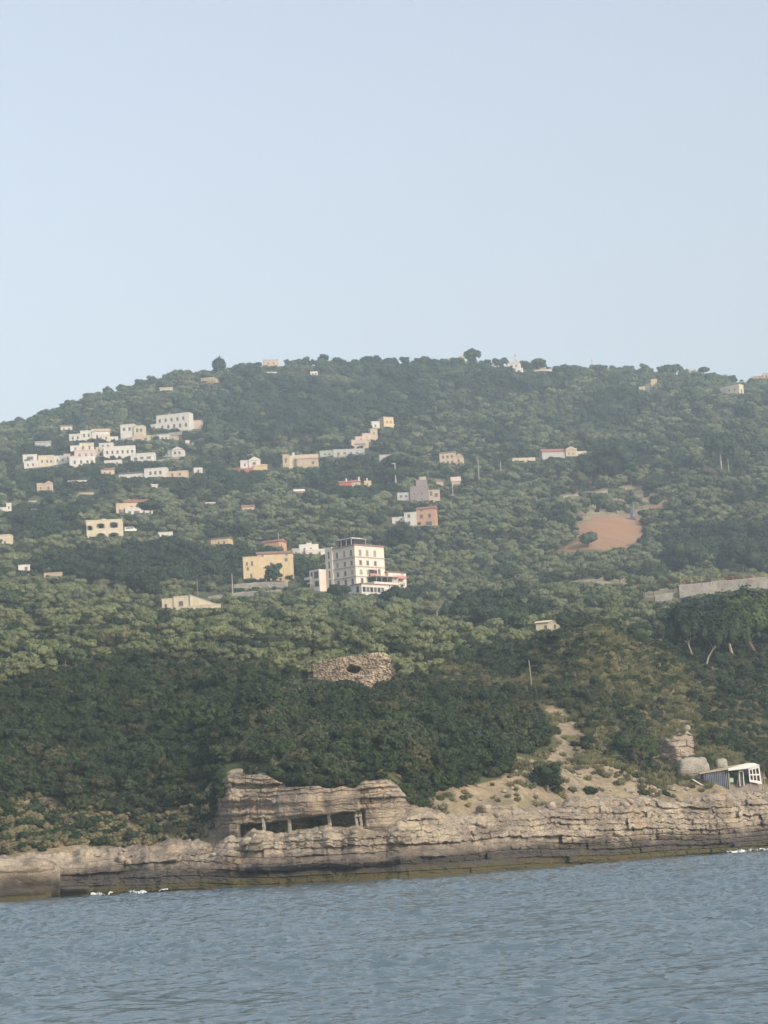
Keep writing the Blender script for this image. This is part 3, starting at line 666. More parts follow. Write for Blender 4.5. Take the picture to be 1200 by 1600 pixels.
# roof pergola, slab and parapet on the left half
pg = MB(); zz = zt+.52
for q in (.12, .3, .48, .66): pg.box(.3, .55, W_*q, W_*q+.25, zz-.1, zz+2.0).box(W_*.5, W_*.5+.25, W_*q, W_*q+.25, zz-.1, zz+2.0)
pg.box(.1, W_*.55, W_*.1, W_*.72, zz+2.01, zz+2.25); pg.build('pergola', 'trim_grey', hot)
MB().box(W_*.12, W_*.5, W_*.14, W_*.66, zz, zz+1.9).build('roof_room', 'dark_interior', hot)
MB().box(W_*.15, W_*.5, W_*.25, W_*.75, zz+2.26, zz+2.8).build('water_tank', 'white_paint', hot)
MB().box(-.30, W_*.2, W_*.80, W_+.3, hz_(847)+.002, hz_(844)).build('tower_parapet', 'hotel_wall', hot)
# restaurant annex wrapped round the corner
an = MB().box(-3.0, W_*1.0, -5.5, -.19, -4, hz_(913)).box(-3.0, -.31, -.185, W_*.25, -4, hz_(915)).build('annex', 'white_wall', hot)
MB().box(-3.3, W_*1.02, -5.8, -.2, hz_(913)+.002, hz_(911.5)).build('annex_roof', 'old_tile', hot)
Ba = (-3.0, W_, -5.5, 0)
for k in range(6): window(an, 'S', Ba, -1.9+k*1.75, hz_(925), 1.25, 1.6, 'trim_grey', 'glass' if k % 2 else 'dark_interior', False)
window(an, 'W', Ba, -3.6, hz_(925), 1.3, 1.8, 'trim_grey', 'dark_interior', False)
window(an, 'S', Ba, W_*.86, hz_(922), 1.3, 1.2, 'trim_grey', 'green_wall', False)
MB().box(W_*.25, W_*1.12, -5.0, -.2, hz_(911)+.002, hz_(907.5)).build('terrace_parapet', 'white_wall', hot)
cp = MB().box(W_*.35, W_*1.15, -4.6, -.19, hz_(898.5), hz_(897.2))
for q in (.37, .55, .75, .95, 1.12): cp.box(W_*q, W_*q+.16, -4.5, -4.34, hz_(908), hz_(898.6))
cp.build('canopy', 'trim_grey', hot)
MB().box(W_*.4, W_*1.0, -1.6, -.2, hz_(907.3), hz_(899)).build('terrace_shade', 'dark_interior', hot)  # solid dark block put in for the shade under the canopy
# pinkish right wing with red tiled roof and balcony rails
rw = MB().box(W_*1.002, W_*1.62, -1.5, W_*.4, -4, hz_(889)).build('right_wing', 'hotel_wall', hot)
MB().gable(W_*1.0, W_*1.62, -1.5, W_*.4, hz_(889)+.002, 1.1, 'x', .3).build('wing_roof', 'terracotta', hot)
MB().box(W_*1.0, W_*1.2, -3.2, -1.51, -4, hz_(898)).box(W_*1.20, W_*1.38, -3.2, -1.51, hz_(898), hz_(894)).build('wing_stair', 'pink_wall', hot)
MB().box(W_*1.05, W_*1.5, -3.3, -1.51, hz_(899)-.1, hz_(899)+.1).box(W_*1.05, W_*1.5, -3.32, -3.22, hz_(899)+.12, hz_(895)).build('wing_balcony', 'dull_red', hot)
Br = (W_, W_*1.62, -1.5, 0)
window(hot, 'S', Br, W_*1.48, hz_(899)+.1, 1.0, 1.9, 'trim_grey', 'pink_wall', False); window(hot, 'S', Br, W_*1.30, hz_(914), 1.0, 1.7, 'trim_grey', 'shutter', False)
MB().box(W_*1.621, W_*1.8, -1.0, 3, -4, hz_(914)).build('low_store', 'white_wall', hot)
MB().gable(W_*1.621, W_*1.8, -1.0, 3, hz_(914)+.002, .9, 'x', .2).build('store_roof', 'terracotta', hot)
# lower left wing: stepped balconies round a dark recess
lw = MB().box(-3.5, 2.5, W_*1.03, W_*1.38, -4, hz_(878)).build('left_wing', 'hotel_wall', hot)
MB().box(-3.8, 2.8, W_*1.32, W_*1.55, hz_(892), hz_(888)).box(-3.8, 2.8, W_*1.34, W_*1.55, hz_(899), hz_(897)).build('wing_terrace', 'white_wall', hot)
MB().box(-3.55, -3.51, W_*1.05, W_*1.20, hz_(892), hz_(881)).build('recess_shade', 'dark_purple', hot)  # flat purple sheet that paints the shade of the recess on the wall
Bl = (-3.5, 2.5, 0, 0)
window(hot, 'W', Bl, W_*1.29, hz_(887), .9, 1.2, 'trim_grey', 'glass'); window(hot, 'W', Bl, W_*1.12, hz_(905), 2.0, 1.8, 'trim_grey', 'dark_interior', False); window(hot, 'W', Bl, W_*1.28, hz_(909), 1.2, 1.5, 'trim_grey', 'yellow_wall', False)

# --- yellow farmhouse left of the hotel, terrace wall below it
e, s = house('farmhouse', 'large yellow farmhouse with brown tiled roof above the stone terraces', 'house', 420, 907, 6, (378, 462, 850, 905))
blk(e, s, -39, -16, -1, 37, 0, 40, 'yellow_wall', 'flat', par=.35, wins=[('S', -25, 24, 3.4, 7), ('S', -32, 17, 3, 5), ('S', -27, 4, 3, 7), ('S', -33, 25, 2.4, 5)])
blk(e, s, -15.9, 40, -1, 41, 1, 44, 'yellow_wall', 'gable', 'old_tile', 7, wins=[('S', 29, 29, 4, 5), ('S', -8, 38, 3, 2.2), ('S', 30, 38, 3, 2.2), ('S', -4, 2, 6, 7), ('S', 5, 22, 3.5, 6)])
e, s = house('cottage', 'small orange cottage with a tiled gable standing behind the yellow farmhouse', 'house', 424, 861, -25, (402, 440, 838, 853), dmin=780)
blk(e, s, -20, 14, -2, 14, 0, 26, 'orange_wall', 'gable', 'terracotta', 5, axis='x', wins=[('E', 8, 6, 3, 4), ('S', -6, 6, 3, 4)])
e, s = house('villa', 'low white modern villa with stepped terraces just behind the hotel', 'house', 475, 870, 8, (446, 506, 842, 866), dmin=780)
blk(e, s, -6, 24, -1, 18, 4, 22, 'white_wall', par=.5, wins=WR([2, 12], 11, 3, 3.5))
blk(e, s, 2, 36, -2, 8, -8, 3.9, 'white_wall', par=.6, wins=[('S', 10, 1, 5, 4), ('S', 24, 2, 3, 4)])
blk(e, s, -18, -6.2, -1, 13, 4, 18, 'grey_wall', par=.3, wins=WR([-12], 5, 3, 4)); rail(e, s, -6, 24, 2.5, 8.5); blk(e, s, 6, 14, 18.5, 22.5, 8, 16, 'white_wall', par=.2)
# --- cream bungalow low in the olive grove
e, s = house('bungalow', 'cream bungalow with a long sloping roofline among the lower olives', 'house', 300, 955, -8, (250, 350, 927, 951))
blk(e, s, -48, -29, -1, 20, 2, 30, 'cream_wall', par=.25, wins=WR([-42], 7, 4, 5.5)); blk(e, s, -28.8, -2, -1, 22, 0, 26, 'cream_wall', par=.25, wins=WR([-17], 8, 6.5, 7))
p_ = MB(); q = [(-1.8, 0), (40, 0), (40, 6), (-1.8, 24)]
p_.poly([(x*s, -3*s, z*s-(3 if z == 0 else 0)) for x, z in q]+[(x*s, 22*s, z*s-(3 if z == 0 else 0)) for x, z in q], [(0, 1, 2, 3), (7, 6, 5, 4), (0, 4, 5, 1), (1, 5, 6, 2), (2, 6, 7, 3), (3, 7, 4, 0)]).build('sloping_wing', 'cream_wall', e)
MB().poly([(-2.2*s, -3.6*s, 24.3*s), (41*s, -3.6*s, 6.2*s), (41*s, 22.5*s, 6.2*s), (-2.2*s, 22.5*s, 24.3*s), (-2.2*s, -3.6*s, 25*s), (41*s, -3.6*s, 7*s), (41*s, 22.5*s, 7*s), (-2.2*s, 22.5*s, 25*s)], [(0, 3, 2, 1), (4, 5, 6, 7), (0, 1, 5, 4), (1, 2, 6, 5), (2, 3, 7, 6), (3, 0, 4, 7)]).build('roof', 'concrete', e)
blk(e, s, -7, 47, -1, 5, -9, -3.7, 'cream_wall', par=.2)
# --- house with arches on the left
e, s = house('arched_villa', 'pale two storey villa with wide arched loggias', 'house', 163, 843, 4, (128, 198, 806, 838))
def arch_wall(root, s, x0, x1, z0, z1, y, ops, mat, t=.5, name='arcade'):
    m_ = MB(); n_ = int((x1-x0)/.7); xs_ = [x0+(x1-x0)*k/n_ for k in range(n_+1)]
    for a, b_ in zip(xs_[:-1], xs_[1:]):
        mid = (a+b_)/2; lo = z0
        for (cx_, wd, zb, zsp, rise) in sorted(ops, key=lambda o: o[2]):
            if abs(mid-cx_) < wd/2:
                top = zsp+rise*math.sqrt(max(0, 1-(2*(mid-cx_)/wd)**2))
                if zb > lo: m_.box(a*s, b_*s, y*s-t, y*s, lo*s, zb*s)
                lo = top
        m_.box(a*s, b_*s, y*s-t, y*s, lo*s, z1*s)
    m_.build(name, mat, root)
MB().box(-27*s, 29*s, 8*s, 30*s, -4, 29.5*s).box(-27*s, 29*s, 0.02, 7.99*s, 14*s, 15.5*s).box(-27*s, 29*s, 0.02, 7.99*s, -4, .5*s).build('wall', 'cream_wall', e)
MB().box(-28*s, 30*s, -2*s, 31*s, 29.6*s, 31.2*s).box(-3*s, 3*s, 10*s, 16*s, 31.3*s, 34*s).build('roof', 'cream_wall', e)
arch_wall(e, s, -27, -17, -2, 29.4, 0, [(-22, 8, 15, 21, 2)], 'cream_wall', name='corner_bay')
arch_wall(e, s, -16.9, 29, -2, 29.4, 0, [(-5, 15, 1, 5, 5), (15, 17, 1, 5, 5), (-5, 13, 17.5, 22, 3.5), (15.5, 13, 17.5, 23, 3.5)], 'cream_wall')
Bq = (0, 0, 8*s-.01, 0)
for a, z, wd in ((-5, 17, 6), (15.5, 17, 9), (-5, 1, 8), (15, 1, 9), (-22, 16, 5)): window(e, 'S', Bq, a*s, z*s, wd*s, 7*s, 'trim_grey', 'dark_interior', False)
blk(e, s, -38, -27.2, -2, 5, 0, 12, 'white_wall', par=.3)
e2, s2 = house('parked_van', 'white van parked beside the arched villa', 'van', 204, 832, 10, (194, 214, 820, 830))
MB().poly([(x, y, z) for y in (-1., 1.) for x, z in ((-2.4, .45), (2.4, .45), (2.45, 1.2), (1.7, 1.35), (1.2, 2.1), (-2.3, 2.15))], [(0, 1, 2, 3, 4, 5), (11, 10, 9, 8, 7, 6), (0, 6, 7, 1), (1, 7, 8, 2), (2, 8, 9, 3), (3, 9, 10, 4), (4, 10, 11, 5), (5, 11, 6, 0)]).build('body', 'white_paint', e2)
MB().box(-1.9, 1.1, -1.02, -1.001, 1.35, 1.95).build('window', 'glass', e2)
for a in (-1.5, 1.5):
    for b_ in (-.85, .85): MB().tube([(a, b_-.12, .38), (a, b_+.12, .38)], .38, 12).build('wheel', 'dark_interior', e2)

def simple(name, label, px, py, yaw, box, blocks, cat='house', group=None, dmin=700, extra=None):
    e, s = house(name, label, cat, px, py, yaw, box, group, dmin)
    for bl in blocks:
        a = list(bl); kw = a.pop() if isinstance(a[-1], dict) else {}
        blk(e, s, *a, **kw)
    if extra: extra(e, s)
    return e
G = dict(roof='gable')
simple('outbuilding', 'white flat roofed outbuilding east of the arched villa', 259, 840, 5, (247, 271, 827, 837), [(-11, 11, -1, 8, 0, 14, 'white_wall', dict(par=.3, wins=WR([-5], 2, 2, 3)))])
simple('cabin', 'small ochre cabin with two windows under dark trees', 344, 854, -15, (327, 360, 836, 851), [(-15, 14, -2, 12, 0, 22, 'yellow_wall', dict(roof='gable', rmat='old_tile', rh=3, axis='x', wins=WR([-2, 7], 3, 2.6, 4.5)))])
simple('red_roof_house', 'two storey house with red roof, yellow top floor and white ground floor', 212, 808, 8, (180, 240, 772, 803),
       [(-30, -16, 0, 22, 6, 26, 'peach_wall', dict(wins=WR([-24], 9, 3, 5))), (-15.9, 22, 12, 24, 6, 28, 'yellow_wall', dict(roof='gable', rmat='terracotta', rh=6, wins=WR([-6, 5, 15], 14, 3, 5))),
        (-16, 18, -2, 12.9, -2, 5.9, 'white_wall', dict(par=.7, wins=[('S', -9, 3, 4, 6), ('S', 2, 3, 8, 6), ('S', 13, 3, 3, 6)])), (18.3, 27, -2, 8, -2, 6, 'white_wall', dict(par=.3, wins=WR([22], 2, 2, 4)))],
       extra=lambda e, s: (rail(e, s, -16, 18, -1.8, 14.6), chimney(e, s, -8, 20, 27, 4)))
simple('cream_box_house', 'cream flat roofed house half hidden at the left picture edge', 4, 853, -5, (0, 19, 832, 850), [(-16, 12, -2, 16, 0, 20, 'cream_wall', dict(wins=WR([4], 2, 3, 5)))])
simple('hut', 'tiny white hut with one dark window above the lower grove', 38, 897, 12, (27, 49, 878, 892), [(-9, 9, -2, 14, 0, 12, 'white_wall', dict(par=.2, wins=[('S', 3, 6, 4, 5)]))])
simple('store', 'roofless tan stone store next to the tiny white hut', 83, 904, 0, (66, 100, 888, 900), [(-14, 14, -2, 9, 0, 8, 'tan_wall', dict(par=.2, wins=[]))])
simple('white_block_house', 'white two part house at the left picture edge below the terraced village', 8, 803, 10, (0, 18, 784, 800), [(-14, 2, -2, 9, 0, 12, 'white_wall', dict(wins=WR([-4], 2, 2, 4))), (2.2, 10, 0, 16, 4, 16, 'white_wall', dict(wins=WR([6], 8, 2, 4)))])
simple('old_farmhouse', 'weathered beige farmhouse with two shallow gables alone among dark trees', 70, 770, 10, (56, 85, 748, 767), [(-12, 0, -2, 14, 0, 16, 'tan_wall', dict(wins=WR([-6], 6, 2, 3))), (.2, 13, -2, 14, -1, 16, 'tan_wall', dict(roof='gable', rmat='tan_wall', rh=4, axis='y', wins=WR([6], 5, 3, 4)))])
simple('greenhouse', 'long low white greenhouse below the stacked village houses', 121, 757, 6, (104, 138, 742, 753), [(-15, 15, -1, 6, 0, 10, 'white_wall', dict(par=.2))], 'greenhouse')
simple('byre', 'low tan byre with a flat roof in the dark woods', 135, 776, 8, (120, 150, 762, 773), [(-12, 12, -1, 6, 0, 10, 'tan_wall', dict(par=.15, wins=WR([-4, 4], 1, 2, 2.5)))], 'barn')
simple('shed', 'small white shed at the wood edge left of the low greenhouse', 51, 787, 0, (44, 59, 779, 785), [(-6, 6, -1, 4, 0, 6, 'white_wall', dict(par=.15))], 'shed')
simple('shed', 'tiny white shed downhill of the weathered beige farmhouse', 53, 799, 0, (49, 58, 792, 797), [(-4, 4, -1, 3.5, 0, 5, 'white_wall', dict(par=.15))], 'shed')
VG = 'stacked white village houses on the upper left slope'
simple('terrace_house', 'long stepped cream house, lowest left of the stacked village', 72, 730, 6, (36, 108, 705, 726), [(-34, -12, -2, 10, 0, 16, 'white_wall', dict(wins=WR([-28, -20], 3, 2.4, 3.5))), (-11.8, 12, -2, 18, 2, 20, 'cream_wall', dict(wins=WR([-6, 2, 8], 8, 2.4, 3.5))), (12.2, 33, 0, 17, 4, 20, 'white_wall', dict(wins=WR([18, 26], 9, 2.4, 3.5)))], group=VG)
simple('grey_house', 'grey weathered house apart from the left end of the village', 67, 702, 4, (54, 82, 686, 698), [(-12, 12, -2, 11, 0, 14, 'grey_wall', dict(roof='gable', rmat='concrete', rh=3, wins=WR([-5, 3], 3, 2.4, 3.5)))])
simple('tower_house', 'tall narrow stack of terraced white and pink floors in mid village', 131, 729, 8, (107, 154, 680, 724),
       [(-22, 18, -2, 14, -4, 6, 'white_wall', dict(wins=WR([-14, -4, 6, 13], 4, 3, 5))), (-14, 20, 14.2, 26, 4, 14, 'pink_wall', dict(wins=WR([-6, 4, 13], 16, 3, 5))), (-20, -6, 26.2, 34, 8, 20, 'white_wall', dict(wins=WR([-12], 28, 3, 4))), (-5.8, 17, 26.2, 38, 9, 22, 'cream_wall', dict(wins=WR([0, 10], 29, 3, 5)))],
       group=VG, extra=lambda e, s: (rail(e, s, -22, 18, -3.8, 15.5), rail(e, s, -14, 20, 4.2, 27.5)))
simple('gabled_house', 'white house with a low brown gable at the top left of the village', 150, 690, 6, (122, 174, 663, 686), [(-24, -6, -2, 17, 0, 16, 'white_wall', dict(wins=WR([-18, -11], 8, 3, 5))), (-5.8, 22, -4, 15, -2, 14, 'white_wall', dict(roof='gable', rmat='tan_wall', rh=6, axis='x', wins=WR([2, 13], 5, 3, 5)))], group=VG)
simple('cubic_house', 'cream cubic house with roof terrace between the gabled and the long row house', 206, 683, -8, (184, 230, 657, 679), [(-18, 4, -2, 20, 0, 16, 'white_wall', dict(wins=WR([-12, -3], 11, 3, 5))), (4.2, 20, -2, 16, -3, 14, 'cream_wall', dict(wins=WR([10, 16], 7, 3, 5)))], group=VG)
simple('long_house', 'long two storey white row house at the top right of the village', 267, 673, -16, (231, 300, 643, 670), [(-33, -24, -2, 12, -2, 12, 'white_wall', dict(wins=WR([-28], 5, 3, 4))), (-23.8, 32, -2, 25, 0, 17, 'white_wall', dict(par=.5, wins=WR([-18, -8, 2, 12, 22], 15, 3.2, 5)+WR([-14, -4, 6, 16, 26], 4, 3.2, 5.5)))], group=VG, extra=lambda e, s: chimney(e, s, -5, 8, 26, 3))
simple('annex_house', 'low pinkish tan annex at the right end of the long row house', 303, 670, -10, (292, 316, 653, 667), [(-9, 12, -2, 12, 0, 14, 'pink_wall', dict(wins=WR([-2], 4, 3, 4)))])
simple('white_house', 'white flat roofed house with a row of upstairs windows in mid village', 190, 716, 4, (158, 217, 692, 713), [(-28, 22, -2, 18, 0, 16, 'white_wall', dict(par=.6, wins=WR([-22, -14, -6, 2, 10, 17], 8, 3, 4.5)))], group=VG)
simple('square_house', 'square white house with broad verandas at the lower right of the village', 224, 725, -5, (200, 247, 701, 721), [(-20, 18, -2, 16, 0, 15, 'white_wall', dict(par=.5, wins=[('S', -12, 6, 5, 5), ('S', -2, 6, 5, 5), ('S', 9, 6, 6, 5)])), (-4, 14, -4, 5, -7, -.2, 'white_wall', dict(par=.5, wins=[('S', 5, 0, 6, 4)]))], group=VG)
simple('gabled_cottage', 'little white cottage with a pale gable right of the village', 271, 714, -10, (252, 290, 694, 710), [(-18, -3, -2, 10, 2, 12, 'green_wall', dict(wins=WR([-10], 4, 3, 3))), (-2.8, 16, -2, 11, 0, 12, 'white_wall', dict(roof='gable', rmat='tan_wall', rh=5, axis='y', wins=WR([3, 10], 4, 3, 4)))], group=VG)
simple('manor', 'wide white house with long side terraces below the village', 240, 749, -4, (184, 297, 727, 746), [(-55, -14, -2, 9, 0, 12, 'white_wall', dict(par=.5, wins=WR([-30, -22], 4, 3, 3))), (-13.8, 22, -4, 16, -4, 14, 'white_wall', dict(par=.4, wins=WR([-4, 4, 12], 7, 3.4, 5))), (22.2, 54, -2, 10, 0, 12, 'peach_wall', dict(par=.3, wins=WR([30, 42], 3, 3, 4)))], group=VG, extra=lambda e, s: rail(e, s, -55, -14, .3, 10.4))
simple('cube_hut', 'small isolated white cube right of the wide terraced house', 310, 742, 6, (302, 319, 727, 739), [(-7, 7, -1, 11, 0, 10, 'white_wall', dict(par=.2, wins=WR([0], 4, 3, 4)))])
simple('shed', 'tiny white shed on the wooded slope under the wide white house', 242, 764, 20, (235, 250, 753, 762), [(-5, 5, -1, 6, 0, 7, 'white_wall', dict(roof='gable', rmat='white_paint', rh=2))], 'shed')
simple('shed', 'pale narrow shed uphill of the little gabled cottage', 293, 696, 0, (289, 302, 683, 694), [(-3, 3, -1, 8, 0, 5, 'white_wall', dict(par=.2)), (3.2, 9, -1, 3, 0, 5, 'white_wall', dict(par=.1))], 'shed')
simple('ridge_house', 'beige house with a yellow gable on the upper left ridge', 327, 602, -20, (312, 343, 584, 599), [(-14, 2, -2, 12, 0, 14, 'tan_wall', dict(wins=WR([-6], 5, 2.4, 3))), (2.2, 13, -2, 8, -2, 12, 'yellow_wall', dict(roof='gable', rmat='cream_wall', rh=4, axis='y', wins=WR([7], 3, 2.4, 3)))], dmin=1100)
simple('ridge_cottage', 'small cream cottage alone on the far left shoulder of the hill', 260, 614, 8, (249, 273, 600, 611), [(-10, 10, -1, 7, 0, 10, 'cream_wall', dict(roof='gable', rmat='tan_wall', rh=3, wins=WR([-3, 4], 2, 2, 3)))], dmin=1100)
simple('summit_house', 'grey house sunk between the round trees of the summit', 424, 574, 5, (410, 442, 559, 572), [(-12, 12, -2, 12, 0, 12, 'tan_wall', dict(wins=WR([-5, 4], 5, 2.4, 3)))], dmin=1200)
simple('flat_hut', 'low white hut with a flat roof under the summit trees', 425, 586, 12, (416, 434, 578, 584), [(-8, 8, -1, 4.5, 0, 8, 'white_wall', dict(par=.1))], dmin=1200)
simple('white_cabin', 'little white cabin with two dark windows under the summit trees', 491, 588, 4, (484, 499, 578, 587), [(-6, 6, -1, 7.5, 0, 8, 'white_wall', dict(par=.15, wins=WR([-2.5, 2.5], 2, 2.4, 3)))], dmin=1200)
# middle of the hill
simple('white_gable_house', 'white house with a temple like gable and red lower wing', 396, 738, 4, (362, 422, 708, 735), [(-32, 0, -3, 6, -4, 8, 'rust_red', dict(par=.2)), (-20, -7, -1, 20, 8.2, 20, 'white_wall', dict(wins=WR([-13], 12, 2.4, 4))), (-6.8, 12, 3, 20, 6, 20, 'white_wall', dict(roof='gable', rmat='white_wall', rh=6, axis='y', wins=[('S', 2, 11, 5, 6)])), (.2, 22, -3, 9, -4, 5.9, 'yellow_wall', dict(roof='gable', rmat='yellow_wall', rh=3))], dmin=800)
simple('chapel', 'beige chapel like building with a rounded middle front and bell turret', 470, 733, 0, (440, 500, 704, 730), [(-28, -18, -1, 24, 2, 12, 'tan_wall', dict(wins=WR([-23], 12, 3, 7))), (-17.8, 28, -1, 23, 6, 22, 'cream_wall', dict(par=.3)), (-6, 28, -2, 16, -1, 5.9, 'tan_wall', dict(roof='gable', rmat='tan_wall', rh=5, axis='x', wins=[('S', 20, 7, 4, 4)])), (-13, -9, 23.3, 28, 8, 12, 'white_wall', dict(par=.15))], 'church', dmin=800)
RG = 'village houses climbing in a stepped row up the middle ridge'
simple('yellow_tower_house', 'square yellow house at the top end of the stepped middle row', 606, 672, 30, (593, 621, 650, 668), [(-9, 9, -2, 19, -4, 14, 'yellow_wall', dict(par=.5, wins=WR([-3, 4], 10, 2.6, 4)))], group=RG, dmin=900, extra=lambda e, s: MB().box(9.2*s, 13*s, 0, 6*s, 8*s, 10*s).build('balcony', 'white_wall', e))
simple('grey_white_house', 'bluish white house directly left of the square yellow one', 587, 673, 10, (578, 595, 656, 670), [(-6, 7, -3, 14, 0, 12, 'white_wall', dict(wins=WR([0], 6, 2.4, 4)))], group=RG, dmin=900)
simple('stepped_house', 'pinkish house in two steps in mid middle row', 580, 690, 15, (564, 592, 667, 687), [(-14, 0, -2, 12, 0, 12, 'pink_wall', dict(wins=WR([-8], 5, 3, 3.5))), (.2, 12, -2, 20, 3, 14, 'tan_wall', dict(wins=WR([6], 12, 3, 3.5)))], group=RG, dmin=900)
simple('balcony_house', 'tan house with a dark balcony band in the stepped row', 563, 701, 15, (548, 578, 682, 698), [(-14, 14, -2, 13, 0, 12, 'tan_wall', dict(wins=[('S', 0, 5, 18, 3.2)])), (-6, 12, 13.3, 19, 4, 12, 'pink_wall', dict(wins=WR([3], 14, 3, 3)))], group=RG, dmin=900)
simple('grey_terrace_house', 'long grey terrace house at the foot of the stepped row', 545, 713, 6, (522, 572, 692, 710), [(-24, 26, -1, 10, 3, 12, 'grey_wall', dict(par=.7, wins=WR([-16, -6, 4, 14], 3, 4, 4))), (-16, 2, -5, 2, -3, 2.8, 'tan_wall', dict(par=.2, wins=[('S', -7, -3, 12, 2.2)]))], group=RG, dmin=900)
simple('low_grey_house', 'low greenish house half buried in trees left of the stepped row', 512, 713, 4, (500, 524, 698, 711), [(-12, 10, -1, 8, 0, 10, 'green_wall', dict(par=.4, wins=WR([-4, 3], 2, 3, 3)))], group=RG, dmin=900)
simple('concrete_house', 'bare grey concrete house behind the flat crowned pine', 601, 724, 8, (591, 613, 706, 720), [(-8, 10, -3, 13, 0, 12, 'grey_wall', dict(par=.3, wins=[]))], dmin=900)
simple('villa', 'beige two storey villa with three dark windows and a broken right gable', 704, 727, -10, (686, 728, 699, 724), [(-17, 8, -2, 20, 0, 16, 'peach_wall', dict(roof='gable', rmat='brown_wall', rh=3, wins=WR([-11, -4, 3], 12, 3, 4)+WR([-11, -4, 3], 3, 3, 4))), (8.2, 20, -2, 13, 2, 14, 'peach_wall', dict(roof='gable', rmat='old_tile', rh=5, axis='y', wins=WR([13], 4, 3, 5)))], dmin=800)
simple('red_house', 'small house with bright red roof and white chimneys', 552, 762, 6, (530, 585, 744, 759), [(-22, -2, -2, 8, 0, 12, 'red_paint', dict(roof='gable', rmat='terracotta', rh=4)), (-1.8, 12, -2, 9, 2, 12, 'tan_wall', dict(roof='gable', rmat='terracotta', rh=4, wins=WR([5], 3, 2.6, 3))), (18, 29, -2, 9, 0, 10, 'yellow_wall', dict(par=.3, wins=WR([23], 3, 2.4, 3)))], dmin=800, extra=lambda e, s: (chimney(e, s, -10, 4, 10, 5, 'white_wall'), chimney(e, s, 10, 5, 10, 7, 'white_wall'), chimney(e, s, 23, 4, 9, 5, 'white_wall')))
simple('stone_hut', 'little pale stone hut in the middle woods', 468, 773, 10, (459, 477, 761, 770), [(-8, 8, -1, 5, 0, 9, 'tan_wall', dict(roof='gable', rmat='white_wall', rh=4))], 'hut', dmin=800)
simple('ruined_mansion', 'dark brown derelict mansion with a square central tower', 655, 786, 5, (622, 691, 740, 783), [(-34, -14, 0, 18, 2, 14, 'grey_wall', dict(par=.2, wins=WR([-28, -20], 10, 4, 4)+WR([-28, -20], 2, 4, 4))), (-13.8, 16, -2, 26, -2, 16, 'brown_wall', dict(par=.3, wins=WR([-7, 5], 12, 2.4, 5)+WR([-7, 5], 2, 2.4, 5))), (-3, 15, 26.3, 37, 3, 14, 'brown_wall', dict(par=.2)), (3, 14, 37.2, 42, 5, 12, 'tan_wall', dict(par=.2)), (16.2, 34, -2, 20, 2, 16, 'tan_wall', dict(par=.2, wins=[('S', 20, 11, 4, 7), ('S', 28, 9, 5, 6)]))], dmin=760)
simple('pointed_roof_house', 'tan house with two pointed roofs split by a dark cypress', 700, 760, 0, (680, 721, 742, 758), [(-18, -7, -1, 8, 0, 10, 'tan_wall', dict(roof='gable', rmat='old_tile', rh=5)), (6, 20, -1, 7, 0, 10, 'tan_wall', dict(roof='gable', rmat='pink_wall', rh=8, axis='x'))], dmin=800)
simple('twin_house', 'paired house, left half white and right half orange with a tiled roof', 646, 826, -12, (610, 684, 782, 822),
       [(-34, -14, -2, 20, 2, 18, 'white_wall', dict(par=.25, wins=[('S', -25, 7, 7, 7), ('S', -19, 15, 2.4, 3)])), (-13.8, 6, -2, 25, -1, 16, 'white_wall', dict(par=.3, wins=WR([-6], 18, 4, 4.5)+WR([-6], 7, 3.4, 4.5))),
        (6.2, 36, -2, 29, 0, 20, 'orange_wall', dict(roof='gable', rmat='terracotta', rh=5, axis='x', wins=WR([14, 27], 15, 4.5, 6)+WR([14], 26, 3, 2.6)+[('S', 25, 3, 10, 6)])), (-20, 12, -6, 3, -10, -1.2, 'concrete', dict(par=.2, wins=[('S', 2, -5, 12, 3.5)]))], dmin=700)
simple('gable_farm', 'long farm building with red tiled roof and white end gable', 878, 719, 14, (838, 922, 690, 714), [(-32, 6, -2, 13, 0, 14, 'grey_wall', dict(roof='gable', rmat='terracotta', rh=6, axis='x')), (6.2, 24, -2, 16, -3, 14, 'tan_wall', dict(roof='gable', rmat='white_wall', rh=5, axis='y', wins=WR([11, 18], 8, 2.4, 3))), (24.2, 42, -2, 13, 0, 12, 'cream_wall', dict(par=.3, wins=WR([32], 4, 3, 4)))], 'farm', dmin=800, extra=lambda e, s: chimney(e, s, 26, 5, 14, 5))
simple('low_farm', 'long low cream shed left of the red tiled farm building', 819, 724, 2, (799, 840, 712, 721), [(-18, 18, -2, 8, 0, 8, 'cream_wall', dict(par=.3, wins=WR([-10, 6], 3, 2.4, 2.5)))], 'farm', dmin=800)
# hilltop
simple('hilltop_ruin', 'pale stone ruin with broken walls on the skyline beside the umbrella pine', 712, 562, 0, (684, 742, 544, 558), [(-27, -14, -3, 7, 0, 14, 'tan_wall', dict(par=.2)), (-13.8, 6, -3, 13, 2, 16, 'tan_wall', dict(par=.6, wins=WR([-4], 6, 2.4, 3))), (6.2, 14, -3, 16, 0, 10, 'tan_wall', dict(par=.2)), (14.2, 26, -3, 6, 2, 10, 'tan_wall', dict(par=.2))], 'ruin', dmin=1300)
simple('hilltop_house', 'white gabled house on the summit below the lattice mast', 804, 576, -10, (792, 816, 561, 573), [(-11, 9, -2, 9, 0, 12, 'white_wall', dict(roof='gable', rmat='white_wall', rh=4, axis='y', wins=WR([-4, 3], 3, 2.4, 2.5)))], dmin=1200)
simple('arch_hut', 'tiny white hut with an arched dark doorway on the summit', 812, 584, 0, (805, 819, 572, 582), [(-6, 6, -1, 9, 0, 8, 'white_wall', dict(par=.15, wins=[('S', -1, 0, 4, 6)]))], 'hut', dmin=1200)
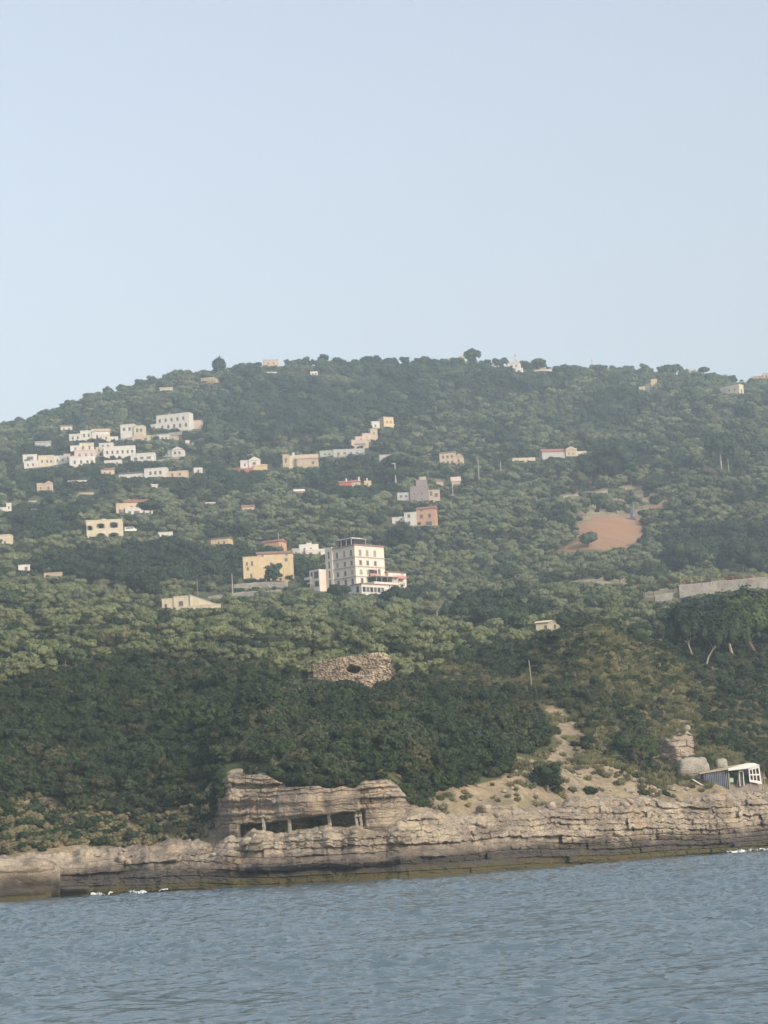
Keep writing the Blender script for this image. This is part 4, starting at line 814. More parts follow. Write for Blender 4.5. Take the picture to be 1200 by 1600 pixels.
simple('flat_villa', 'long low white villa with flat roof right of the summit huts', 847, 583, -8, (834, 862, 574, 581), [(-12, 16, -1, 5, 0, 10, 'white_wall', dict(par=.3, wins=WR([-4, 4], 1, 3, 2.5)))], dmin=1200)
simple('brown_house', 'brown house under umbrella crowns on the summit', 836, 568, 0, (815, 858, 561, 566), [(-17, 16, -3, 3, 0, 10, 'tan_wall', dict(par=.3))], dmin=1300)
simple('shed', 'tiny white shed on the summit left of the gabled white house', 776, 575, 0, (771, 782, 570, 574), [(-4, 4, -1, 3, 0, 4, 'white_wall', dict(par=.1))], 'shed', dmin=1200)
simple('split_house', 'yellowish house with a dark slanting roof on the upper right slope', 1012, 613, -12, (997, 1027, 592, 610), [(-13, -4, -2, 9, 0, 10, 'cream_wall', dict(wins=WR([-8], 3, 2.4, 3))), (-3.8, 6, 0, 12, 2, 12, 'brown_wall', dict(roof='shedr', rmat='brown_wall', rh=4)), (6.2, 15, 4, 20, 0, 10, 'yellow_wall', dict(par=.2))], dmin=1000)
simple('ridge_villa', 'orange pink villa on the skyline at right between umbrella crowns', 1082, 582, -8, (1071, 1096, 567, 579), [(-11, 5, -2, 11, 0, 10, 'peach_wall', dict(roof='gable', rmat='pink_wall', rh=3)), (5.2, 12, -2, 9, 2, 10, 'cream_wall', dict(par=.3, wins=WR([8], 3, 2, 3)))], dmin=1300)
simple('low_villa', 'low grey villa behind a hedge on the right skyline', 1105, 587, 4, (1095, 1117, 576, 583), [(-11, 11, -1, 6, 0, 8, 'grey_wall', dict(par=.2, wins=WR([-4, 4], 2, 2.6, 2.4)))], dmin=1300)
simple('slope_villa', 'cream villa with its sunlit narrow end facing right, below the right skyline', 1147, 619, -38, (1128, 1164, 596, 616), [(-14, 10, -2, 17, 0, 14, 'cream_wall', dict(par=.4, wins=WR([-8, 2], 9, 2.4, 3)+[('E', 7, 5, 4, 5)])), (-26, -14.2, 6, 18, 4, 12, 'white_wall', dict(par=.2))], dmin=1000)
simple('shed', 'white flat shed just uphill of the cream villa below the right skyline', 1160, 600, 0, (1152, 1166, 594, 599), [(-5, 6, -1, 3.5, 0, 6, 'white_wall', dict(par=.1))], 'shed', dmin=1100)
simple('yellow_villa', 'yellow flat roofed villa cut by the right picture edge on the skyline', 1190, 596, -10, (1174, 1200, 578, 592), [(-15, 3, -2, 10, 0, 12, 'tan_wall', dict(par=.3, wins=WR([-8], 3, 2.4, 3))), (3.2, 22, -2, 13, -2, 12, 'yellow_wall', dict(par=.4, wins=WR([8, 16], 6, 2.4, 4)))], dmin=1200)
simple('grove_cottage', 'cream cottage with brown door half hidden by trees near the sea slope', 855, 987, -22, (834, 876, 962, 984), [(-18, 3, -2, 14, 0, 18, 'cream_wall', dict(roof='gable', rmat='cream_wall', rh=4, axis='x', wins=[('S', -2, 3, 4, 7)])), (3.2, 20, -2, 16, 4, 20, 'cream_wall', dict(par=.2, wins=[('S', 12, 4, 3, 6)]))], dmin=420)
simple('greenhouse', 'white polytunnel lying among the olives in the middle grove', 329, 790, 0, (321, 338, 783, 788), [(-7, 7, -1, 3.5, 0, 5, 'white_paint', dict(roof='gable', rmat='white_paint', rh=2))], 'greenhouse', dmin=800)
simple('orange_hut', 'low orange roofed hut beside the cleared red soil', 1024, 798, 0, (1014, 1033, 788, 796), [(-8, 8, -1, 3.5, 0, 8, 'tan_wall', dict(roof='gable', rmat='terracotta', rh=3))], 'hut', dmin=800)

simple('terrace_flat', 'small cream flat wedged between the tall stack and the cubic houses', 172, 690, 10, (160, 186, 674, 687), [(-13, 0, -2, 10, 0, 12, 'cream_wall', dict(wins=WR([-6], 4, 2.6, 3.5))), (.2, 13, -2, 7, 2, 12, 'white_wall', dict(wins=WR([7], 2, 2.6, 3)))], group=VG)
simple('low_flat', 'low white flat stepping down right of the stack, under the gabled house', 166, 703, 0, (156, 178, 690, 700), [(-11, 11, -2, 10, 0, 12, 'white_wall', dict(par=.4, wins=WR([-5, 3], 4, 3, 3.5)))], group=VG)
simple('corner_flat', 'small pinkish flat at the left foot of the tall stack', 110, 722, 12, (98, 122, 705, 719), [(-10, 0, -2, 12, 0, 10, 'pink_wall', dict(wins=WR([-5], 5, 2.6, 4))), (.2, 11, -2, 8, 0, 10, 'white_wall', dict(wins=WR([5], 3, 3, 3)))], group=VG)
simple('upper_flat', 'small white flat above the left shoulder of the tall stack', 118, 692, -6, (107, 130, 676, 689), [(-10, 11, -2, 13, 0, 12, 'white_wall', dict(par=.5, wins=WR([-4, 4], 6, 2.6, 4)))], group=VG)
simple('porch_house', 'cream house with wide dark porch between the long row house and the cube cluster', 219, 692, -4, (208, 236, 678, 689), [(-12, 15, -2, 10, 0, 12, 'peach_wall', dict(par=.4, wins=[('S', -3, 2, 10, 4), ('S', 9, 3, 4, 4)]))], group=VG)
simple('garden_flat', 'narrow white flat below the row of upstairs windows', 176, 728, 0, (164, 192, 716, 725), [(-13, 14, -2, 8, 0, 12, 'white_wall', dict(par=.4, wins=WR([-7, 0, 7], 2, 3, 3)))], group=VG)
simple('step_house', 'small white house with one wide window left of the long stepped cream house', 47, 722, 8, (36, 60, 707, 719), [(-11, 11, -2, 11, 0, 12, 'white_wall', dict(par=.4, wins=[('S', 0, 4, 9, 4)]))], group=VG)
simple('hinge_house', 'narrow cream house joining the tall stack to the row of upstairs windows', 158, 714, -6, (150, 168, 696, 711), [(-8, 9, -2, 15, 0, 12, 'cream_wall', dict(par=.4, wins=WR([-3, 4], 9, 2.4, 3.5)+WR([0], 2, 4, 4)))], group=VG)
simple('ledge_house', 'flat white house on the ledge beneath the pinkish annex', 262, 690, -6, (250, 280, 677, 687), [(-13, 2, -2, 10, 0, 12, 'white_wall', dict(par=.4, wins=WR([-8, -2], 4, 2.6, 3.5))), (2.2, 16, -2, 7, 0, 10, 'tan_wall', dict(par=.3, wins=WR([8], 2, 3, 3)))], group=VG)
simple('rear_house', 'white house peeping over the trees behind the upper white flat', 104, 676, 4, (94, 114, 664, 673), [(-9, 9, -2, 10, 0, 10, 'white_wall', dict(roof='gable', rmat='old_tile', rh=3, wins=WR([-4, 4], 4, 2.4, 3)))], group=VG)
simple('outer_house', 'peach house with brown tiled roof left of the wide terraced house', 168, 744, 6, (158, 180, 730, 741), [(-10, 11, -2, 10, 0, 12, 'peach_wall', dict(roof='gable', rmat='old_tile', rh=4, wins=WR([-4, 4], 3, 2.6, 3.5)))], group=VG)
simple('mid_cottage', 'tan cottage with brown roof half sunk in woods above the farmhouse', 388, 800, 8, (378, 400, 788, 797), [(-10, 10, -2, 8, 0, 12, 'tan_wall', dict(roof='gable', rmat='old_tile', rh=4, wins=WR([-4, 4], 2, 2.4, 3)))], dmin=760)
# ------------------------------------------------------------------ walls, ruin, pillars, boulders
def wall_run(name, label, pts, hpx, mat, t=1.2, dmin=600, up=.0, bot=2.5):
    """a retaining wall through pixel points; hpx: height in pixels at each"""
    A = []
    for (px, py), h in zip(pts, hpx):
        p, d, s = anchor(px, py, dmin); A.append((Vector(p), h*s, d)); KEEP.append((px-14, px+14, py-h, py-2, d))
    V = []; nn = 0; fr = []
    for i in range(len(A)-1):
        k = max(2, int((A[i+1][0]-A[i][0]).length/.5))
        for j in range(k+(i == len(A)-2)): u = j/k; fr.append((A[i][0].lerp(A[i+1][0], u), A[i][1]*(1-u)+A[i+1][1]*u))
    P = []
    for q, (p, h) in enumerate(fr):
        col = []
        for z in np.linspace(-bot, h, 14): col.append((p.x, p.y, p.z+z))
        for a in (t*.5, t): col.append((p.x, p.y+a, p.z+h))
        col.append((p.x, p.y+t, p.z-bot)); P.append(col)
    P = np.array(P); f1, f2, idv = cells(P[..., 0]/.55, P[..., 2]/.3, P[..., 1]*0, 5)
    P[..., 1] -= (.22*sstep(.02, .25, f2-f1)*(.5+idv))*(np.arange(17) < 14)
    P[..., 2] += (.25*fbm(P[..., 0]/2.5, P[..., 1]/9, 0, 3, 6))*(np.arange(17) > 10)
    o = link(name, gridmesh(name, P, mat, False)); tag(o, label, 'wall', None, 'thing'); return o
rockmat('old_masonry', (.45, .365, .27), (.25, .20, .15), (.43, .32, .20), False, .6)
rockmat('grey_masonry', (.29, .27, .24), (.20, .185, .165), (.30, .25, .18), False, .4)
wall_run('retaining_wall', 'long grey stone retaining wall with a fence on top at the right', [(1062, 934), (1100, 930), (1150, 925), (1200, 921), (1290, 915)], [20, 20, 20, 19, 18], 'grey_masonry', dmin=640)
wall_run('retaining_wall', 'rubble terrace wall directly beneath the yellow farmhouse', [(366, 922), (410, 920), (450, 918)], [9, 11, 9], 'grey_masonry', dmin=700)
wall_run('retaining_wall', 'lowest rough terrace wall running above the cream bungalow', [(325, 938), (380, 934), (440, 928)], [6, 9, 7], 'grey_masonry', dmin=680)
wall_run('garden_wall', 'short broken stone wall left of the fenced retaining wall', [(1024, 942), (1052, 938)], [12, 13], 'grey_masonry', dmin=600)
for lb, pts_, h_ in (('white garden wall stepping below the cream cubic house', [(186, 690), (206, 688), (232, 684)], [4, 4, 3]), ('long pale terrace wall beneath the row house', [(234, 684), (262, 682), (300, 676)], [4, 5, 4]),
    ('low pale wall under the long stepped cream house', [(40, 735), (70, 733), (104, 731)], [3, 4, 3]), ('curving pale wall right of the square veranda house', [(246, 722), (262, 720), (284, 716)], [3, 4, 3]), ('pale terrace wall at the foot of the stepped middle row', [(500, 717), (525, 718), (572, 712)], [3, 4, 4])):
    wall_run('garden_wall', lb, pts_, h_, 'grey_masonry', dmin=900, t=.6)
for lb, pts_, h_ in (('long dry stone terrace wall uphill of the red soil clearing', [(880, 778), (930, 772), (985, 766)], [3, 3, 3]), ('short dry stone terrace wall left below the red soil clearing', [(860, 914), (910, 912), (960, 915)], [4, 4, 4])):
    wall_run('terrace_wall', lb, pts_, h_, 'old_masonry', dmin=700, t=.6)
# ruined masonry above the scrub, a breach in its middle
rp, rd_, rs = anchor(556, 1082, 330); KEEP.append((489, 618, 1018, 1066, rd_))
u = np.linspace(-66, 64, 190); vv = np.linspace(-1, 1, 96)
bot = np.interp(u, [-66, -40, 0, 30, 64], [30, 18, 4, -4, -8]); top = np.interp(u, [-66, -58, -20, 20, 36, 50, 58, 64], [49, 53, 57, 60, 62, 60, 52, 26])
top = top+.9*fbm(u/5, u*0, 0, 3, 8)
Uu = np.broadcast_to(u[:, None], (190, 96)).copy(); Zz = (bot-14)[:, None]+((vv+1)/2)[None]*(top-bot+14)[:, None]
xm = Uu*rs; zm = Zz*rs; ym = .18*zm+.9*((Uu/66)**2)*1.4
f1, f2, idv = cells(xm/.50, zm/.30, xm*0, 15)
ym = ym-.42*sstep(.02, .3, f2-f1)*(.35+idv)-.35*fbm(xm/1.2, zm/.8, 0, 3, 16)
wu = 3.5*fbm(xm*.9, zm*.9, 0, 3, 19); wz = 3.0*fbm(xm*.9+9, zm*.9, 0, 3, 20)
hole = np.exp(-(((Uu+1+wu)/9.5)**2+((Zz-37+wz+.12*Uu)/5.2)**2)**3)
ym = ym+5.0*hole
Pm = np.stack([xm, ym, zm], -1)
bk = Pm[:, -1:, :].copy(); bk[..., 1] += 1.6; bk2 = bk.copy(); bk2[..., 1] += 1.5; bk3 = bk2.copy(); bk3[..., 2] = -3
Pm = np.concatenate([Pm, bk, bk2, bk3], 1)
e0 = Pm[:1].copy(); e0[..., 1] += 4; e1 = Pm[-1:].copy(); e1[..., 1] += 4; Pm = np.concatenate([e0, Pm, e1], 0)
o = link('ruined_tower', gridmesh('ruined_tower', Pm, 'old_masonry', False), loc=rp); tag(o, 'stump of a ruined stone tower with a dark breach above the scrub', 'ruin')
# cave pillars
CP = 'rough stone props holding up the cave roof'
for i, (px, py, lb) in enumerate([(412, 1293, 'grey stone prop at the left end of the cave mouth'), (452, 1290, 'short pale prop second from the left in the cave mouth'), (515, 1290, 'pale square prop right of mid cave'), (561, 1293, 'tall double stone prop at the right end of the cave')]):
    v = pdir(px, py); c_ = 600+(v[0]/v[1]-A0)/A1; D_ = float(shore(c_))+10.0; h = math.hypot(v[0], v[1]); x, y = v[0]/h*D_, v[1]/h*D_; z = CAMZ+v[2]/h*D_
    m_ = MB(); rr = random.Random(i)
    ks = (-.25, .25) if i == 3 else (0,)
    for k in ks: m_.tube([(k, 0, -1.4), (k+.03, 0, .5), (k-.04, 0, 1.0), (k, 0, 1.75)], [.27, .22, .21, .26] if len(ks) == 1 else [.19, .16, .17, .2], 6)
    m_.box(-.42, .42, -.35, .35, 1.22, 1.36)
    tag(link('stone_pillar', setmesh('stone_pillar', m_.v, m_.f, 'boulder_rock'), loc=(x, y, z)), lb, 'pillar', CP, 'thing')
def rock(name, label, px, py, w_, h_, dp, seed, group=None, mat='boulder_rock', dmin=262, sink=.2, boxy=.5, rz=0):
    p, d, s = anchor(px, py, dmin); n1, n2 = 26, 18; th = np.linspace(0, 2*math.pi, n1+1); ph = np.linspace(0, math.pi, n2)
    g = np.stack([np.sin(ph)[:, None]*np.cos(th), np.sin(ph)[:, None]*np.sin(th), np.cos(ph)[:, None]+0*th], -1)
    g = np.sign(g)*np.abs(g)**(1-boxy*.5); nz = fbm(g[..., 0]*1.3+seed, g[..., 1]*1.3, g[..., 2]*1.3, 4, seed); g = g*(1+.28*nz)[..., None]
    g = g*np.array([w_*s/2, dp*s/2, h_*s/2]); g[..., 2] += h_*s/2-sink*h_*s
    g[:, -1] = g[:, 0]
    c1_, c2_, ci_ = cells(g[..., 0]/(w_*s*.35)+seed, g[..., 1]/(dp*s*.35), g[..., 2]/(h_*s*.4), seed); g = g*(1-.10*ci_-.06*(1-sstep(0, .15, c2_-c1_)))[..., None]
    o = link(name, gridmesh(name, g, mat, False), loc=p); o.rotation_euler = (0, 0, rz); tag(o, label, 'rock', group); KEEP.append((px-w_/2, px+w_/2, py-h_, py, d)); return o
rock('boulder', 'big flat topped grey boulder on the slope left of the shack', 1085, 1214, 50, 37, 30, 3, boxy=.9, dmin=318)
rock('boulder', 'round pale boulder perched on top of the rocky nose', 1074, 1146, 13, 16, 12, 9, boxy=.2, dmin=318)
rock('boulder', 'pointed tan boulder wedged between grey boulder and shack', 1128, 1204, 22, 24, 18, 13, boxy=.1, dmin=322)
rock('boulder', 'small pale slab lying at the foot of the right slope', 984, 1238, 14, 8, 9, 21, boxy=.8, dmin=290)
rock('boulder', 'pale stone in the small green bush above the ledges', 857, 1224, 17, 11, 9, 22, boxy=.3, dmin=280)
rock('boulder', 'white stone showing in the dark scrub on the left slope', 311, 1232, 20, 9, 9, 23, boxy=.5, dmin=270)
rock('boulder', 'small white stone beside the larger one in the left scrub', 325, 1237, 9, 8, 7, 24, boxy=.5, dmin=270)
rock('boulder', 'white block high on the cliff at its left corner', 386, 1212, 66, 17, 30, 25, boxy=.9, mat='cliff_rock', dmin=256, sink=.35)
v_ = pdir(22, 1400); h_ = math.hypot(v_[0], v_[1])
def shore_block(name, label, px, D_, w_, h_, dp, seed, z=-.6):
    v = pdir(px, 1400); q = math.hypot(v[0], v[1]); n1, n2 = 110, 60; th = np.linspace(0, 2*math.pi, n1+1); ph = np.linspace(0, math.pi, n2)
    g = np.stack([np.sin(ph)[:, None]*np.cos(th), np.sin(ph)[:, None]*np.sin(th), np.cos(ph)[:, None]+0*th], -1); g = np.sign(g)*np.abs(g)**.45
    g = g*np.array([w_/2, dp/2, h_/2]); g[..., 2] += h_/2; up_ = g[..., 2]/h_
    g[..., 1] += np.where(g[..., 1] < 0, 1, 0)*(1.2*sstep(.75, .35, up_)*sstep(0, .2, up_)-strata(g[..., 0]+px, g[..., 2], g[..., 1]*0, seed, .7, .35)*.6)
    g *= (1+.10*fbm(g[..., 0]/1.6, g[..., 1]/1.6, g[..., 2]/1.2, 4, seed))[..., None]; g[:, -1] = g[:, 0]
    tag(link(name, gridmesh(name, g, 'shore_rock', False), loc=(v[0]/q*D_, v[1]/q*D_, z)), label, 'rock')
shore_block('boulder', 'huge undercut pale block in the water at the left picture edge', 18, 258.5, 10.2, 5.0, 9, 71)
shore_block('boulder', 'low rounded rock at the waterline right of the huge pale block', 118, 257, 3.2, 1.5, 3, 72, -.4)
rr = random.Random(4)
for k, (px, py, w_) in enumerate([(925, 1232, 9), (955, 1205, 8), (893, 1188, 8), (830, 1215, 12), (1005, 1225, 10), (1020, 1236, 12), (905, 1215, 7), (940, 1180, 6), (800, 1235, 9), (750, 1252, 10), (712, 1254, 9), (1052, 1236, 10), (1070, 1228, 8), (988, 1180, 6), (690, 1262, 12), (880, 1228, 8)]):
    rock('loose_stone', 'loose pale stone on the eroded slope above the ledges', px, py, w_, w_*.7, w_*.9, 40+k, 'loose stones on the eroded slope', boxy=.5, mat='cliff_rock', rz=rr.random())
# rocky nose of stacked strata below the round boulder
p, d, s = anchor(1062, 1196, 322); uu = np.linspace(-34, 30, 90); zz_ = np.linspace(-8, 1, 90)
Pn = []
for q in uu:
    top_ = np.interp(q, [-34, -20, 0, 18, 27, 30], [34, 38, 45, 49, 44, 26])+3*float(vnoise(q/5, 3.3)); col = [(q*s, -2.2+(1.2*(q/30)**2)*2.5+(zv*.33), zv) for zv in np.linspace(-1.5, top_*s, 84)]
    x_, y_, z_ = col[-1]; col += [(x_, y_+1.6, z_), (x_, y_+4, z_-.4), (x_, y_+6, z_-4)]; Pn.append(col)
Pn = np.array(Pn); of = strata(Pn[..., 0]+p[0], Pn[..., 2], 0*Pn[..., 0], 9, .85, .6); Pn[..., 1] += 1.3; Pn[..., 1] -= of*.8+1.3*fbm(Pn[..., 0]/2.6, Pn[..., 2]/2.4, 0, 3, 97)+.5*fbm(Pn[..., 0]/1.8, Pn[..., 2]/1.4, 0, 3, 99); Pn[..., 2] += .25*fbm(Pn[..., 0]/1.2, Pn[..., 1]/1.2, 0, 3, 98)
o = link('rock_outcrop', gridmesh('rock_outcrop', Pn, 'cliff_rock', False), loc=p); tag(o, 'stacked brown rock outcrop above the big grey boulder', 'rock'); KEEP.append((1032, 1092, 1146, 1200, d))

# ------------------------------------------------------------------ beach shack
sp, sdist, ss = anchor(1143, 1236, 322)
sh = empty('shack', (sp[0], sp[1], sp[2]+.25), math.radians(4), 'derelict shack with blue sheet wall and white window front above the right ledges', 'shack')
KEEP.append((1090, 1200, 1190, 1232, sdist))
X_ = lambda px: (px-1143)*ss
m_ = MB(); n_ = 44
for i in range(n_):                       # corrugated blue sheet, front-left
    a, b_ = X_(1101)+(X_(1139)-X_(1101))*i/n_, X_(1101)+(X_(1139)-X_(1101))*(i+1)/n_; ya, yb = .07*math.cos(i*1.9), .07*math.cos((i+1)*1.9); h0 = 2.45
    m_.poly([(a, ya, -.5), (b_, yb, -.5), (b_, yb, h0+.25*(i+1)/n_), (a, ya, h0+.25*i/n_), (a, ya+.04, -.5), (b_, yb+.04, -.5), (b_, yb+.04, h0+.25*(i+1)/n_), (a, ya+.04, h0+.25*i/n_)], [(0, 1, 2, 3), (7, 6, 5, 4), (3, 2, 6, 7), (1, 5, 6, 2), (0, 3, 7, 4)])
m_.build('blue_sheet_wall', 'blue_sheet', sh)
MB().poly([(X_(1095), 1.2, -.5), (X_(1100.6), .05, -.5), (X_(1100.6), .05, 2.4), (X_(1095), 1.2, 2.2), (X_(1095)+.05, 1.3, -.5), (X_(1100.6), .15, -.5), (X_(1100.6), .15, 2.4), (X_(1095)+.05, 1.3, 2.2)], [(0, 1, 2, 3), (7, 6, 5, 4), (3, 2, 6, 7), (1, 5, 6, 2), (0, 3, 7, 4)]).build('side_sheet', 'dark_purple', sh)
MB().box(X_(1095), X_(1186), 4.2, 4.35, -.5, 2.7).box(X_(1095), X_(1095)+.12, 1.35, 4.19, -.5, 2.3).box(X_(1188)-.1, X_(1188), 1.6, 4.19, -.5, 2.6).build('rear_wall', 'dark_interior', sh)
MB().box(X_(1139.5), X_(1141.5), -.1, .12, -.6, 2.8).box(X_(1172.5), X_(1174), -.1, .12, -.5, 3.0).box(X_(1160), X_(1161.2), .6, .8, -.5, 2.7).build('post', 'wood_post', sh)
dfm = MB().box(X_(1157), X_(1158.2), .25, .35, 0.3, 2.45).box(X_(1163.3), X_(1164.5), .25, .35, 0.1, 2.5).box(X_(1158.25), X_(1163.25), .25, .35, 2.35, 2.5); dfm.build('door_frame', 'white_paint', sh)
MB().box(X_(1142.5), X_(1148), .3, .38, .95, 1.55).build('hanging_board', 'green_wall', sh)
MB().poly([(X_(1152), .9, 0), (X_(1153.5), .8, 0), (X_(1159), .8, 1.7), (X_(1157.8), .9, 1.8), (X_(1152), 1.1, 0), (X_(1153.5), 1.0, 0), (X_(1159), 1.0, 1.7), (X_(1157.8), 1.1, 1.8)], [(0, 1, 2, 3), (7, 6, 5, 4), (3, 2, 6, 7), (1, 5, 6, 2), (0, 3, 7, 4), (0, 4, 5, 1)]).build('fallen_plank', 'wood_post', sh)
MB().poly([(X_(1142), -.02, -.5), (X_(1186), -.02, -.5), (X_(1186), -.02, .35), (X_(1174), -.02, .75), (X_(1158), -.02, .15), (X_(1142), -.02, .05), (X_(1142), .12, -.5), (X_(1186), .12, -.5), (X_(1186), .12, .35), (X_(1174), .12, .75), (X_(1158), .12, .15), (X_(1142), .12, .05)],
          [(0, 1, 2, 3, 4, 5), (11, 10, 9, 8, 7, 6), (5, 4, 10, 11), (4, 3, 9, 10), (3, 2, 8, 9), (1, 7, 8, 2)]).build('low_wall', 'brown_wall', sh)
# white window front: a skewed frame, six panes
def sk(px, row, y=0.): return (X_(px), y, (1233-row-(px-1143)*TR)*ss)
wf = MB(); q0, q1 = (1171, 1203.5, 1222), (1189, 1198, 1226)
def wq(a, t):    # bilinear point on the front: a across, t up
    tl, bl = sk(1171, 1201), sk(1171, 1222); tr_, br = sk(1188, 1196), sk(1190, 1226)
    return [ (bl[i]*(1-a)+br[i]*a)*(1-t)+(tl[i]*(1-a)+tr_[i]*a)*t for i in range(3)]
def quadbox(m_, a0, a1, t0, t1, y0, y1):
    P_ = [wq(a, t) for a, t in ((a0, t0), (a1, t0), (a1, t1), (a0, t1))]
    m_.poly([(p_[0], y0, p_[2]) for p_ in P_]+[(p_[0], y1, p_[2]) for p_ in P_], [(0, 1, 2, 3), (7, 6, 5, 4), (3, 2, 6, 7), (0, 4, 5, 1), (1, 5, 6, 2), (0, 3, 7, 4)])
quadbox(wf, 0, 1, 0, .16, -.45, -.3); quadbox(wf, 0, 1, .84, 1, -.45, -.3)
for a0, a1 in ((0, .1), (.30, .38), (.58, .66), (.88, 1)): quadbox(wf, a0, a1, .16, .84, -.45, -.3)
for a0, a1 in ((.1, .30), (.38, .58), (.66, .88)): quadbox(wf, a0, a1, .46, .54, -.44, -.31)
wfo = wf.build('window_front', 'white_paint', sh)
pn = MB()
for a0, a1 in ((.1, .30), (.38, .58), (.66, .88)):
    for t0, t1 in ((.16, .46), (.54, .84)): quadbox(pn, a0, a1, t0, t1, -.38, -.36)
pn.build('pane', 'dark_interior', wfo)
tl = sk(1171, 1201); tr_ = sk(1188, 1196)
rf = MB().poly([(X_(1095), -.25, 2.35), (X_(1138), -.4, 2.75), sk(1172, 1200, -.6), (X_(1173), 4.6, 3.45), (X_(1138), 4.6, 3.1), (X_(1095), 4.6, 2.6)]+[(X_(1095), -.25, 2.47), (X_(1138), -.4, 2.87), tuple(np.add(sk(1172, 1200, -.6), (0, 0, .12))), (X_(1173), 4.6, 3.57), (X_(1138), 4.6, 3.22), (X_(1095), 4.6, 2.72)],
               [(0, 5, 4, 1), (1, 4, 3, 2), (6, 7, 10, 11), (7, 8, 9, 10), (0, 1, 7, 6), (1, 2, 8, 7), (2, 3, 9, 8), (3, 4, 10, 9), (4, 5, 11, 10), (5, 0, 6, 11)])
rf.build('roof', 'tan_wall', sh)
MB().poly([sk(1139, 1205.5, -.65), sk(1172, 1201.5, -.65), sk(1189, 1196.5, -.65), sk(1180, 1193.5, -.65), sk(1170, 1193.5, -.65), sk(1139, 1202, -.65), sk(1139, 1205.5, 1.5), sk(1172, 1201.5, 1.5), sk(1189, 1196.5, 1.5), sk(1180, 1193.5, 1.5), sk(1170, 1193.5, 1.5), sk(1139, 1202, 1.5)],
          [(0, 1, 2, 3, 4, 5), (11, 10, 9, 8, 7, 6), (5, 4, 10, 11), (4, 3, 9, 10), (3, 2, 8, 9), (0, 6, 7, 1), (1, 7, 8, 2), (0, 5, 11, 6)]).build('fascia', 'white_paint', sh)
MB().box(X_(1192), X_(1193), .2, .4, -.4, 2.3).box(X_(1196), X_(1197), .4, .6, -.4, 2.1).box(X_(1190), X_(1200), .3, .36, 1.2, 1.35).build('stake_fence', 'wood_post', sh)
x, y, z, d = hit(1090, 1232, 318); bo = MB().box(-.9, .9, -.12, .12, 0, .12); o = link('plank', setmesh('plank', bo.v, bo.f, 'white_paint'), loc=(x, y, z+.45)); o.rotation_euler = (0, .55, .3); tag(o, 'white plank leaning on the slope left of the shack', 'plank')
p, d, s = anchor(905, 1257, 272); m_ = MB().box(-32*s, 30*s, -1.4, 1.2, -.1, .16).box(-33*s, -12*s, -1.0, 1.2, -3.2, -.105)
o = link('concrete_platform', setmesh('concrete_platform', m_.v, m_.f, 'boulder_rock'), loc=(p[0], p[1]-1.6, p[2]+.25)); tag(o, 'thin pale concrete platform on the ledges below the sandy scar', 'platform')

# ------------------------------------------------------------------ poles, masts, pipe, fence
def pole(px, base, top, label, r=.13, cross=False, cap=False, mat='wood_post', lean=0., dmin=600, name='utility_pole', group=None, keep=True):
    p, d, s = anchor(px, base, dmin); h = (base-top)*s; e = empty(name, p, 0, label, 'pole', group)
    MB().tube([(0, 0, -1), (lean*h*.5, 0, h*.5), (lean*h, 0, h)], [r*1.15, r, r*.75], 8).build('shaft', mat, e)
    if cross: MB().box(-.9+lean*h, .9+lean*h, -.06, .06, h*.90, h*.90+.12).build('crossarm', mat, e)
    if cap: MB().box(lean*h-1.5, lean*h+.3, -.25, .25, h+.002, h+.35).build('lamp_head', 'metal_grey', e)
    if keep: KEEP.append((px-3, px+3, top, top+(base-top)*.8, d))
    return e
pole(833, 1093, 1032, 'leaning bare wooden pole at the top of the sandy scar', .10, lean=-.045, dmin=300)
pole(619, 762, 724, 'street lamp with pale head right of the flat crowned pine', .28, cap=True, mat='metal_grey', name='street_lamp')
pole(749, 756, 715, 'tall pale post with crossarm in the olives below the beige villa', .22, cross=True, mat='concrete')
pole(783, 742, 720, 'short pale post right of the tall one with the crossarm', .22, mat='concrete')
pole(708, 780, 758, 'slim post standing in front of the derelict mansion', .2, mat='concrete')
pole(309, 930, 905, 'thin post directly behind the cream bungalow', .12)
pole(364, 934, 896, 'pale post between the bungalow and the yellow farmhouse', .16, mat='concrete')
pole(444, 922, 884, 'slim pole in front of the farmhouse trees', .1, dmin=680)
pole(1128, 742, 702, 'pale post under the dark flat tree on the right slope', .35, mat='concrete')
pole(1139, 742, 715, 'shorter grey post beside the pale one on the right slope', .25)
pole(436, 860, 832, 'thin mast behind the small orange cottage', .12, mat='metal_grey', dmin=780)
pole(573, 1102, 1072, 'pale dead stick below the ruined tower', .05, mat='pale_bark', dmin=330)
def lattice(px, base, top, label, w0, mats=('red_paint', 'white_paint'), dmin=1300):
    p, d, s = anchor(px, base, dmin); h = (base-top)*s; e = empty('lattice_mast', p, 0, label, 'mast'); ns = 6
    for k in range(ns):
        m_ = MB(); z0, z1 = h*k/ns, h*(k+1)/ns; a0 = w0*(1-.75*k/ns); a1 = w0*(1-.75*(k+1)/ns)
        for sx in (-1, 1):
            for sy in (-1, 1): m_.tube([(sx*a0, sy*a0, z0-(1 if k == 0 else 0)), (sx*a1, sy*a1, z1)], .09, 4)
        for sy in (-1, 1): m_.tube([(-a0, sy*a0, z0), (a1, sy*a1, z1)], .06, 4).tube([(a0, sy*a0, z0), (-a1, sy*a1, z1)], .06, 4); m_.box(-a1, a1, sy*a1-.05, sy*a1+.05, z1-.05, z1+.05)
        m_.build('section', mats[k % 2], e)
    m_ = MB().box(-w0*.8, w0*.8, -.3, .3, h*.68, h*.725).box(-.25, .25, -.25, .25, h*.72, h*.95); m_.build('antenna', 'white_paint', e)
lattice(805, 563, 538, 'red and white lattice mast with antennas on the summit', 1.5)
lattice(883, 566, 546, 'slim grey lattice mast on the skyline, the shorter of two', .5, ('metal_grey', 'trim_grey'))
